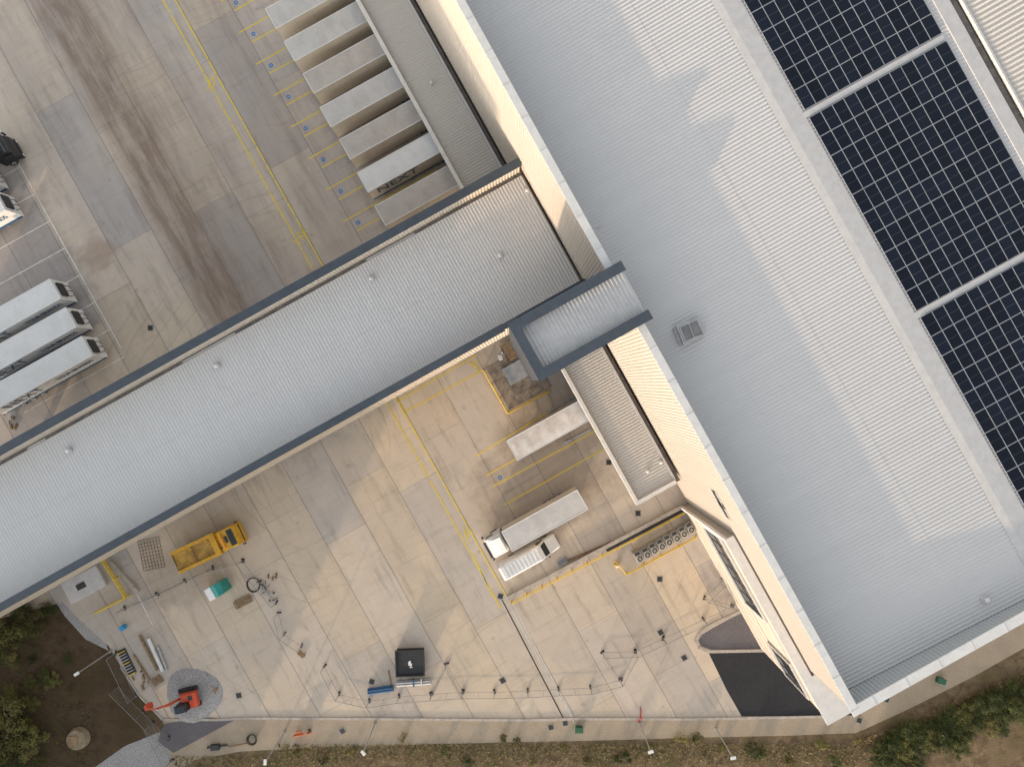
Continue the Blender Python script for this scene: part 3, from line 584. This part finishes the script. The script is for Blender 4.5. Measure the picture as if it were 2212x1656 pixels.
m=MB(); m.prof([(.7,.95),(1.4,2.3),(2.7,2.75),(2.85,2.45),(1.7,2.0),(1.0,.9)],-.42,-.18,M_EX); m.obj('boom',e,bevel=.03)
m=MB(); m.prof([(2.55,2.85),(2.9,2.75),(4.6,1.5),(4.45,1.35)],-.4,-.2,M_EX); m.obj('dipper_arm',e,bevel=.03)
m=MB(); m.prof([(4.3,1.5),(4.75,1.5),(4.85,.9),(4.5,.5),(4.1,.7)],-.6,.0,M_EX); m.obj('bucket',e,bevel=.03)
m=MB(); m.cyl((1.3,-.3,1.2),(2.0,-.3,1.95),.07,M_STEEL); m.cyl((1.7,-.3,2.75),(2.7,-.3,2.95),.06,M_STEEL); m.obj('hydraulic_ram',e)
m=MB(); vs=[];n=40;c=P(418,1500)
for i in range(7):
    rr=[3.3,3.0,2.5,1.9,1.2,.6,.01][i]; hh=[0,.12,.22,.3,.33,.35,.35][i]
    for j in range(n): t=2*math.pi*j/n; q=rr*(1+.06*math.sin(3*t+1)+R.uniform(-.03,.03)); vs.append((q*math.cos(t),q*math.sin(t)*.98,hh+.015+(R.uniform(-.04,.04) if 0<i<6 else 0)))
m.add(vs,[(i*n+j,i*n+(j+1)%n,(i+1)*n+(j+1)%n,(i+1)*n+j) for i in range(6) for j in range(n)],M_GRAVG); tag(m.obj('gravel_heap',None,(c.x,c.y,0),smooth=True),'low round heap of grey gravel','gravel',kind='stuff')
# ---------------------------------------------------------------- barriers & rails
def rail(pts,label,h=1.0,grp='yellow steel guard rails',rr=.06):
    o=pts[0]; e=thing('guard_rail',label,'guard rail',(o[0],o[1],0),0,grp)
    m=MB(); L=[Vector((p[0]-o[0],p[1]-o[1],0)) for p in pts]; up=Vector((0,0,1))
    for z,q in((h,rr),(h*.55,rr*.8)): m.tube([p+up*z for p in L],q,M_GUARD,8)
    m.obj('rail',e)
    for a,b in zip(L,L[1:]):
        n=max(1,int((b-a).length/1.9))
        for i in range(n+1):
            if i==0 and a!=L[0]: continue
            p=a.lerp(b,i/n); m=MB(); m.box(p.x-.05,p.x+.05,p.y-.05,p.y+.05,0,h+.05,M_GUARD); m.box(p.x-.1,p.x+.1,p.y-.1,p.y+.1,0.012,.04,M_GUARD); m.obj('post',e)
    return e
rail([P(1045,800)[:2],P(1097,892)[:2],P(1185,845)[:2]],'yellow L-shaped guard rail around concrete pad',.6,rr=.09)
rail([P(230,1205)[:2],P(280,1285)[:2],P(215,1318)[:2]],'yellow L-shaped guard rail beside pale concrete slab',1.0,rr=.12)
rail([P(1105,1299)[:2],P(1300,1197)[:2],P(1492,1096)[:2]],'long yellow handrail along low concrete wall',1.0,rr=.05)
rail([P(1330,1212)[:2],P(1352,1238)[:2],P(1502,1158)[:2]],'yellow guard rail around condenser units',.6)
def wallp(p,q,w,h,label,name='low_wall',m=M_KERB):
    a=P(*p);b=P(*q); d=(b-a).normalized(); n=Vector((-d.y,d.x,0))*w/2; k=MB(); k.prism([(a-n)[:2],(b-n)[:2],(b+n)[:2],(a+n)[:2]],0,h,m); return tag(k.obj(name,bevel=.02),label,'wall')
wallp((1097,1290),(1484,1086),.45,.55,'long low concrete retaining wall beside dock yard')
wallp((1310,1188),(1484,1096),.3,.35,'dark pipe trough along the retaining wall','pipe_trough',M_DARK)
wallp((1215,1215),(1330,1165),.15,.3,'rusty steel channel lying beside the wall','steel_channel',M_RUST)
wallp((238,1210),(300,1278),.5,.4,'low concrete wall beside yellow rail')
e=thing('condenser_unit','grey floor-mounted condenser unit with round fan grille','air conditioner',(0,0,0),TH,'row of condenser units')
M_AC=mat('unit_casing',(.33,.30,.26),.5,0,.08,2)
m=MB(); m.box(-.45,.45,-.55,.75,.1,1.35,M_AC); m.obj('casing',e,bevel=.03)
m=MB(); m.cyl((0,-.1,1.35),(0,-.1,1.43),.4,M_CREAM,n=20); m.cyl((0,-.1,1.43),(0,-.1,1.44),.34,M_DARK,n=20); m.cyl((0,-.1,1.44),(0,-.1,1.47),.14,M_AC,n=12)
for i in range(6): t=i*math.pi/3; m.tube([(0,-.1,1.455),(.34*math.cos(t),-.1+.34*math.sin(t),1.455)],.012,M_STEEL,4)
m.obj('fan_grille',e)
m=MB(); m.box(-.3,.3,.4,.7,1.36,1.42,M_DARK); m.obj('vent',e)
e.location=W(3.1,-24.9,.01)
for i in range(1,8): dup(e,W(3.1+i*.98,-24.9+R.uniform(-.04,.04),.01),TH)
m=MB(); m.box(-.25,.25,-.2,.2,0,.6,M_GUARD); m.box(-.15,.15,-.12,.12,.6,.9,M_WHITE); tag(m.obj('plant_pump',None,P(1332,1219,0),TH,bevel=.05),'small yellow and white pump beside guard rail','pump')
# ---------------------------------------------------------------- fences
fe=thing('temporary_fence','thin galvanised mesh temporary fence with rubber feet','fence',(0,0,0),0,'temporary site fences')
M_FEN=mat('fence_steel',(.24,.23,.22),.5,.2)
m=MB(); L=3.4; m.tube([(0,0,.05),(0,0,2),(L,0,2),(L,0,.05)],.03,M_FEN,6); m.tube([(0,0,.25),(L,0,.25)],.025,M_FEN,6); m.tube([(L/2,0,.25),(L/2,0,2)],.018,M_FEN,5); m.obj('frame',fe)
m=MB()
for i in range(1,24): x=i*L/24; m.add([(x-.004,0,.25),(x+.004,0,.25),(x+.004,0,2),(x-.004,0,2)],[(0,1,2,3)],M_STEEL)
for i in range(1,7): z=.25+i*.25; m.add([(0,0,z-.004),(L,0,z-.004),(L,0,z+.004),(0,0,z+.004)],[(0,1,2,3)],M_STEEL)
m.obj('wire_mesh',fe)
m=MB(); m.box(-.27,.27,-.09,.09,0.012,.13,M_BLK); m.box(-.1,.1,-.06,.06,.13,.2,mat('grey_clip',(.2,.2,.2),.7)); ft=m.mesh('foot')
used=False
def foot(par,x):
    o=bpy.data.objects.new('foot',ft); COL.objects.link(o); o.parent=par; o.location=(x,0,0); o.rotation_euler[2]=math.pi/2+R.uniform(-.5,.5)
def fence(pts):
    global used
    W_=[P(*p) for p in pts]; segs=[]
    for a,b in zip(W_,W_[1:]):
        d=b-a; n=max(1,round(d.length/3.9)); rz=math.atan2(d.y,d.x)
        for i in range(n): segs.append((a+d*(i/n),rz,(d.length/n/L,1,1)))
    made=[]
    for p,rz,sc in segs:
        if not used: fe.location=p; fe.rotation_euler[2]=rz; fe.scale=sc; used=True; made.append(fe)
        else:
            c=fe.copy(); COL.objects.link(c); c.location=p; c.rotation_euler[2]=rz; c.scale=sc
            for kk in fe.children:
                if not kk.name.startswith('foot'): q=kk.copy(); COL.objects.link(q); q.parent=c
            made.append(c)
    for c in made: foot(c,0)
    foot(made[-1],L)
fence([(702,1437),(733,1497),(798,1512),(862,1502),(932,1497),(1000,1492),(1068,1492),(1140,1490),(1206,1486),(1275,1483),(1340,1466),(1372,1405),(1301,1407),(1340,1466)])
fence([(1372,1405),(1432,1377),(1519,1336),(1582,1307),(1561,1250),(1521,1290),(1582,1307)])
fence([(603,1322),(615,1368),(652,1393)]); fence([(525,1210),(460,1225),(340,1282),(270,1312)]); fence([(525,1210),(560,1255),(598,1300)])
fence([(932,1497),(965,1432),(1000,1492)]); fence([(256,1483),(365,1592)]); fence([(330,1560),(372,1640)]); fence([(250,1410),(295,1502)])
mm=MB(); mm.box(-.28,.28,-.28,.28,.012,.035,M_DARK); mm.box(-.36,.36,-.36,.36,.008,.025,mat('cover_surround',(.36,.31,.26),.85)); mh=mm.mesh('manhole_cover')
for px,py in[(1425,1250),(1427,1365),(1478,1420),(1086,1469),(803,1471),(516,1501),(1378,1108),(1081,1287),(1221,1561),(1856,1555),(740,1578),(1190,1570),(1315,998),(325,708),(1915,1510)]:
    o=bpy.data.objects.new('manhole_cover',mh); COL.objects.link(o); o.location=P(px,py,0)+Vector((0,0,.006)); o.rotation_euler[2]=R.choice([0,.2,TH,-.3]); tag(o,'square dark iron manhole cover in the ground','manhole cover','manhole covers')
# ---------------------------------------------------------------- yard items
def item(name,label,cat,px,py,rz,fn,z=.012,bevel=.02,group=None):
    m=MB(); fn(m); return tag(m.obj(name,None,P(px,py,0)+Vector((0,0,z)),rz,bevel=bevel),label,cat,group)
M_TEAL=mat('teal_plastic',(.02,.28,.25),.45)
e=thing('portable_toilet','teal and white portable unit standing on concrete','portable toilet',P(478,1267)+Vector((0,0,.012)),math.radians(30))
m=MB(); m.box(-.1,1.1,-.7,.7,0,2.2,M_TEAL); m.obj('body',e,bevel=.06); m=MB(); m.prof([(-1.2,0),(-1.2,1.6),(-.1,2.0),(-.1,0)],-.75,.75,M_WHITE); m.obj('cabin',e,bevel=.06); m=MB(); m.prof([(-.12,2.2),(.5,2.42),(1.12,2.2)],-.72,.72,M_TEAL); m.obj('roof',e,bevel=.03)
M_BLKT=mat('black_tarp',(.012,.012,.014),.6,0,.1,2,bump=.4)
e=thing('storage_container','square black tarpaulin-covered bin holding white paper','container',P(888,1425)+Vector((0,0,.012)),math.radians(2))
m=MB(); m.box(-1.6,1.6,-1.45,1.45,0,.9,M_BLKT); m.obj('body',e,bevel=.05)
m=MB()
for q in((-1.7,1.7,-1.55,-1.4),(-1.7,1.7,1.4,1.55),(-1.7,-1.55,-1.4,1.4),(1.55,1.7,-1.4,1.4)): m.box(*q,.9,1.05,M_BLKT)
m.obj('rim',e)
m=MB(); m.prism([(-.15,-.3),(.2,-.35),(.25,-.05),(.1,.0),(.12,.3),(-.1,.25),(-.22,.05)],.9,.95,M_WHITE); m.prism([(.0,-.55),(.3,-.5),(.22,-.4),(-.05,-.42)],.91,.94,M_WHITE); m.obj('paper',e)
item('steel_tube','long dark blue steel tube bundle on concrete','tube',823,1488,math.radians(8),lambda m:[m.cyl((-1.5,y,.15+z),(1.5,y,.15+z),.13,M_BLUE) for y,z in((-.26,0),(0,0),(.26,0),(-.13,.22),(.13,.22))],bevel=0)
item('pipe_bundle','bundle of clear-wrapped grey pipes on concrete','pipes',894,1471,math.radians(4),lambda m:[m.cyl((-2,y,.15+z),(2,y,.15+z),.12,M_STEEL) for y,z in((-.3,0),(-.05,0),(.2,0),(-.18,.2),(.08,.2))]+[m.box(-.06,.06,-.45,.4,.0,.5,M_BLUE),m.box(.9,1.0,-.45,.4,.0,.5,M_WHITE)],bevel=0)
item('timber_plank','bare timber plank lying in yard','plank',843,1465,math.radians(-78),lambda m:m.box(-1,1,-.1,.1,0,.06,M_WOOD))
def coil(m,r=.8,n=3,tail=True):
    for k in range(n):
        pts=[((r+.07*k)*math.cos(t*.35),(r+.05*k)*1.15*math.sin(t*.35),.06+.09*k) for t in range(19)]; m.tube(pts,.045,M_BLK,6)
    if tail: m.tube([(r,0,.1),(r+.5,-.5,.1),(r+.6,-1.1,.1),(r-.1,-1.3,.1)],.045,M_BLK,6)
item('hose_coil','loosely coiled black hose lying on concrete','hose',548,1262,.3,lambda m:coil(m,.7,2),bevel=0)
item('hose_coil','coil of black hose on the gravel strip','hose',545,1595,.3,lambda m:coil(m,.45,3,False),z=.01,bevel=0)
def planks(m,L=2,w=.9,n=5,h=.12):
    for i in range(n): y_=-w/2+i*w/n; m.box(-L/2+R.uniform(-.1,.1),L/2+R.uniform(-.1,.1),y_,y_+w/n*.75,.1,.1+h,M_WOOD)
    for x in(-L*.35,L*.35): m.box(x-.06,x+.06,-w/2,w/2,0,.1,M_WOOD)
item('pallet','brown timber pallet with scattered boards','pallet',525,1298,math.radians(28),lambda m:planks(m,2.2,1.0))
item('sawhorse','blue steel trestle frame on concrete','trestle',585,1280,math.radians(-60),lambda m:[m.tube([(-.9,-.4,.0),(-.8,0,.9),(-.9,.4,0)],.04,M_BLUE),m.tube([(.9,-.4,.0),(.8,0,.9),(.9,.4,0)],.04,M_BLUE),m.tube([(-.8,0,.9),(.8,0,.9)],.05,M_STEEL)],bevel=0)
item('pallet','small worn pallet beside fence','pallet',652,1412,math.radians(-40),lambda m:planks(m,.9,.5,4))
item('pipe_bundle','dark pipes and clamp lying on gravel','pipes',470,1611,math.radians(5),lambda m:[m.cyl((-1.2,0,.12),(1.2,.1,.12),.12,M_DARK),m.box(-.7,.3,-.3,.35,0,.4,M_DARK),m.cyl((1.3,-.1,.1),(3.6,.1,.1),.06,M_RUST)])
def mesh_grid(m):
    for i in range(10): m.box(-1.3,1.3,-1.8+i*.4,-1.77+i*.4,.02,.05,M_RUST)
    for i in range(8): m.box(-1.3+i*.36,-1.27+i*.36,-1.8,1.83,.05,.08,M_RUST)
item('rebar_mesh','rusty reinforcing mesh lying on concrete','mesh',328,1196,math.radians(12),mesh_grid,bevel=0)
e=thing('valve_chamber','pale concrete chamber slab with square hatch','concrete chamber',P(187,1262)+Vector((0,0,.01)),math.radians(28))
m=MB(); m.box(-2.4,2.3,-1.2,1.5,0,.45,mat('pale_concrete',(.55,.52,.5),.8,0,.08,1)); m.obj('slab',e,bevel=.04); m=MB(); m.box(-.9,.2,-.2,.5,.45,.5,M_DARK); m.obj('hatch',e)
item('concrete_slab','grey square steel plate set on pad','plate',1115,803,TH,lambda m:m.box(-1.35,1.35,-1.1,1.1,0,.25,mat('grey_plate',(.36,.37,.38),.6,0,.12,2)))
e=thing('metal_steps','short brown timber and steel steps beside tower','steps',P(1100,758)+Vector((0,0,.016)),TH+math.pi/2)
for i in range(6):
    m=MB(); m.box(-1.1+i*.36,-.8+i*.36,-.65,.65,.15+i*.16,.2+i*.16,M_WOOD); m.obj('tread',e)
m=MB(); m.prof([(-1.2,0),(1.2,1.0),(1.2,1.15),(-1.2,.2)],-.72,-.66,M_DARK); m.prof([(-1.2,0),(1.2,1.0),(1.2,1.15),(-1.2,.2)],.66,.72,M_DARK); m.obj('side_frame',e)
item('paper_scrap','crumpled white wrapping beside steps','litter',1082,771,.5,lambda m:[m.prism([(-.4,-.3),(.1,-.4),(.2,.2),(-.2,.4)],0,.06,M_WHITE),m.prism([(.2,.3),(.5,.2),(.4,.7)],0,.08,M_WHITE)],z=.03)
def drainbox(m): m.box(-.6,.6,-.35,.35,0,.3,M_STEEL); [m.box(-.5+i*.2,-.4+i*.2,-.28,.28,.3,.33,M_DARK) for i in range(6)]
item('steel_grating','grey steel grating box beside the van','grating',1214,1211,TH+.1,drainbox)
for px,py in((1185,888),(1222,955)): item('wheel_guide','grey steel tubular wheel guide at dock','wheel guide',px,py,TH,lambda m:m.tube([(0,0,.15),(2.6,0,.15),(3.4,0,.15)],.1,M_STEEL)and m.cyl((0,0,0),(0,0,.3),.22,M_STEEL),bevel=0,group='dock wheel guides')
for px,py,rz in((2028,1466,-.3),(1250,1571,0)): item('grit_bin','small green plastic grit bin on gravel','bin',px,py,rz,lambda m:[m.prof([(-.4,0),(-.45,.6),(.45,.6),(.4,0)],-.3,.3,mat('green_plastic',(.02,.10,.05),.5)),m.box(-.48,.48,-.33,.33,.6,.68,MC['green_plastic'])],z=.01,group='green grit bins')
M_ORA=mat('orange_plastic',(.65,.14,.03),.5)
item('plastic_barrier','orange and white plastic barrier on gravel','barrier',655,1580,math.radians(10),lambda m:[m.box(-1,1,-.03,.03,.2,.8,M_ORA),m.box(-.8,-.3,-.22,.22,.0,.06,M_ORA),m.box(.2,.6,-.04,.04,.4,.7,M_WHITE),m.box(.6,.95,-.22,.22,0,.06,M_BLK)])
item('site_sign','red folded road sign frame leaning by kerb','sign',1381,1541,1.4,lambda m:[m.prof([(-.9,.0),(0,1.3),(.9,0),(.75,0),(0,1.1),(-.75,0)],-.05,.05,mat('sign_red',(.5,.03,.04),.4)),m.box(-1.2,.5,-.18,-.12,0,.1,MC['sign_red'])])
item('water_drum','small bright blue plastic drum beside fence','drum',270,1352,0,lambda m:m.cyl((0,0,0),(0,0,.8),.3,mat('bright_blue',(.02,.3,.6),.4)))
item('manhole_ring','precast concrete chamber ring in soil','concrete ring',172,1592,0,lambda m:[m.cyl((0,0,0),(0,0,.7),1.3,mat('tan_concrete',(.3,.23,.15),.9,0,.2,2),1.15,n=24),m.box(-.9,.2,-.7,.5,.7,.78,M_WOOD)],z=0)
for (px,py,rz,L_,rr,mt,lb) in[(322,1408,-1.1,4.6,.16,M_WOOD,'timber log stacked by fence'),(338,1412,-1.15,4.2,.2,M_WHITE,'white plastic pipe beside fence'),(352,1420,-1.2,3.0,.14,M_STEEL,'grey pipe beside fence'),(307,1440,-1.0,3.6,.12,M_WOOD,'timber pole beside fence')]:
    item('pipe' if mt!=M_WOOD else 'timber_pole',lb,'pipe' if mt!=M_WOOD else 'timber',px,py,rz,lambda m:m.cyl((-L_/2,0,rr),(L_/2,0,rr),rr,mt),bevel=0)
def crate(m):
    m.box(-.5,.5,-1.6,1.6,0,.1,M_DARK)
    for i in range(9): m.box(-.45,.45,-1.55+i*.35,-1.45+i*.35,.1,.45,M_GUARD if i%4==0 else M_STEEL)
item('equipment_rack','yellow and grey site equipment rack by fence','rack',275,1428,.45,crate)
for px,py,rz in((340,1468,.6),(460,1490,1.2)): item('pallet','weathered timber pallet on the ground','pallet',px,py,rz,lambda m:planks(m,1.2,1.0),group='scattered pallets')
def debris(m,k=12):
    for i in range(k):
        x,y_=R.uniform(-1.6,1.6),R.uniform(-.9,.9); t=R.uniform(.08,.25); m.box(x,x+R.uniform(.1,.7),y_,y_+t,0,R.uniform(.05,.25),R.choice([M_WOOD,M_KERB,M_DARK,M_STEEL,M_RUST]))
for px,py in((305,1462),(20,905),(580,1275)):
    m=MB(); debris(m); tag(m.obj('debris',None,P(px,py)+Vector((0,0,.012)),R.random()*3),'loose scattered timber and rubble','rubble',kind='stuff')
# ---------------------------------------------------------------- lamps
e=thing('lamp_post','tall slim grey lamp post with white head','street lamp',(0,0,0),0,'lamp posts around the yard')
m=MB(); m.cyl((0,0,0),(0,0,6.6),.09,M_STEEL,.05,n=10); m.cyl((0,0,0),(0,0,.3),.16,M_STEEL); m.obj('pole',e)
m=MB(); m.box(-.3,.3,-.16,.16,6.6,6.72,M_WHITE); m.box(-.25,.25,-.13,.13,6.56,6.6,M_LAMPW); m.obj('lamp_head',e,bevel=.03)
lp=[(240,1405),(615,1580),(810,1562),(1546,1572),(1382,1560)]
e.location=P(*lp[0]); e.rotation_euler[2]=.6
for p in lp[1:]: dup(e,P(*p),R.uniform(0,3))
# ---------------------------------------------------------------- vegetation
ML=[leafmat('leaf_dark',(.030,.040,.012),(.07,.08,.022)),leafmat('leaf_olive',(.06,.062,.02),(.15,.13,.038)),leafmat('leaf_yellow',(.10,.095,.02),(.22,.17,.035))]
M_BARK=mat('bark',(.09,.065,.045),.95)
def crownmesh(seed,lm,n=1500,lobes=9,ls=.13):
    q=random.Random(seed); m=MB(); cs=[]
    for i in range(lobes):
        t=q.uniform(0,6.28); d=q.uniform(.1,.9); cs.append((Vector((d*math.cos(t),d*math.sin(t),q.uniform(.3,1.0))),q.uniform(.16,.4)))
    for i in range(n):
        c,r=q.choice(cs); v=Vector((q.gauss(0,1),q.gauss(0,1),q.gauss(0,1))).normalized()*r*q.uniform(.45,1.25); p=c+v; p.z=max(.05,p.z)
        s=ls*q.uniform(.5,1.1); nn=(v.normalized()+Vector((q.uniform(-.8,.8),q.uniform(-.8,.8),q.uniform(0,1.2)))).normalized(); qq=nn.to_track_quat('Z','Y')@Matrix.Rotation(q.random()*6.28,3,'Z').to_quaternion()
        m.add([p+qq@Vector(u) for u in((-s*.5,0,0),(0,-s*.35,0),(s*.6,0,.2*s),(0,s*.35,0))],[(0,1,2,3)],lm)
    t=MB(); t.cyl((0,0,0),(.02,0,.45),.06,M_BARK,.03,n=7)
    for c,r in cs: t.cyl((0.01,0,.25),c,.03,M_BARK,.008,n=5)
    return m.mesh('crown'),t.mesh('trunk')
CR=[crownmesh(i,ML[i%3 if i<3 else (0 if i%2 else 1)],2300 if i!=2 else 1100,11+i,.095) for i in range(5)]
def bush(px,py,r,h,k,name='bush',label='leafy green bush on rough bank',grp='bushes on the rough bank'):
    e=thing(name,label,'bush' if name=='bush' else 'tree',P(px,py),R.random()*6.28,grp); e.scale=(r,r,h)
    for mesh,nm in zip(CR[k],('crown','trunk')):
        o=bpy.data.objects.new(nm,mesh); COL.objects.link(o); o.parent=e
for px,py,r,h in((35,1365,2.6,2.2),(85,1330,2.0,1.8),(40,1530,3.4,3.2),(15,1600,3.2,3.),(-30,1400,3,3),(-30,1540,3,3),(75,1590,2.2,1.8)): bush(px,py,r,h,R.choice([0,1,4]),'tree','broad green tree on soil bank','trees beside the yard corner')
for i in range(44):
    px=R.uniform(-20,150); py=R.uniform(1300,1670)
    if px>90 and R.random()<.6: continue
    s=R.uniform(.5,1.5); bush(px,py,s,s*.6,R.choice([1,4,3,0,1]),label='low olive scrub on dark soil bank',grp='scrub on the soil bank')
for i in range(115):
    px=R.uniform(1890,2260); base=1600-(px-1900)*.42; py=base+abs(R.gauss(0,1))*42
    if py>1690: continue
    s=R.uniform(.6,1.8); bush(px,py,s,s*R.uniform(.5,.9),R.choice([0,0,3,3,1,4]))
for px,py,r,k in[(873,1590,.7,2),(1088,1592,.7,4),(1115,1597,.6,1),(1470,1592,.9,2),(1500,1590,1.0,4),(1345,1630,1.1,0),(1560,1612,.6,1),(1620,1608,.8,0),(1640,1625,.9,3),(1770,1600,.9,1),(1700,1640,.8,4),(1215,1610,.5,1),(960,1615,.6,0),(1010,1640,.8,3),(700,1640,.6,0),(640,1625,.5,1),(1850,1596,.5,2),(1800,1640,.9,0),(1265,1640,.6,1),(1400,1610,.7,1),(760,1620,.5,2),(1150,1640,.6,4)]: bush(px,py,r,r*.8,k)
gm=MB()
def tuft(x,yy,s,m):
    for i in range(6):
        t=R.random()*6.28; d=Vector((math.cos(t),math.sin(t),0))*s*R.uniform(.3,.9); n=Vector((-d.y,d.x,0)).normalized()*s*.12
        p=Vector((x,yy,0)); gm.add([p-n,p+n,p+d+Vector((0,0,s*R.uniform(.3,.8)))],[(0,1,2)],m)
M_STR=leafmat('dry_grass',(.32,.24,.13),(.18,.145,.07))
for i in range(6400):
    if i<5400:
        px=R.uniform(380,2250); lo=1606 if px<1850 else 1600-(px-1850)*.42
        if px<600: lo=1632
        py=lo+abs(R.gauss(0,1))*30
    else:
        px=R.uniform(-60,250); py=R.uniform(1300,1700)
        if px>130+ (py-1300)*.25: continue
    p=P(px,py); tuft(p.x,p.y,R.uniform(.15,.4),R.choice([ML[1],M_STR,M_STR,M_STR]) if i<5400 else R.choice([ML[0],ML[1]]))
tag(gm.obj('grass'),'rough tufts of grass and dry weeds','grass',kind='stuff')
# ---------------------------------------------------------------- camera & light
cd=bpy.data.cameras.new('camera'); cam=bpy.data.objects.new('camera',cd); COL.objects.link(cam); cam.location=(0,0,H); cam.rotation_euler=(0,0,0)
cd.sensor_width=36; cd.lens=36*H*S/2212*1.0; cd.clip_end=3000; scene.camera=cam
EL=math.atan(.12); az=Vector((-.408,-.913)).normalized(); sd=Vector((az.x*math.cos(EL),az.y*math.cos(EL),math.sin(EL)))
ld=bpy.data.lights.new('sun','SUN'); ld.energy=4.4; ld.angle=math.radians(.7); ld.color=(1,.74,.50); lo=bpy.data.objects.new('sun',ld); COL.objects.link(lo); lo.rotation_euler=(-sd).to_track_quat('-Z','Y').to_euler()
wd=bpy.data.worlds.new('World'); scene.world=wd; wd.use_nodes=True; nt=wd.node_tree; sk=nt.nodes.new('ShaderNodeTexSky'); sk.sky_type='NISHITA'; sk.sun_disc=False; sk.sun_elevation=EL; sk.sun_rotation=math.atan2(az.x,az.y)%(2*math.pi)
sk.air_density=1; sk.dust_density=1.5
hs=nt.nodes.new('ShaderNodeHueSaturation'); hs.inputs['Saturation'].default_value=.28
nt.links.new(sk.outputs[0],hs.inputs['Color']); nt.links.new(hs.outputs[0],nt.nodes['Background'].inputs[0]); nt.nodes['Background'].inputs[1].default_value=.58
scene.view_settings.view_transform='Standard'; scene.view_settings.look='None'; scene.view_settings.exposure=0
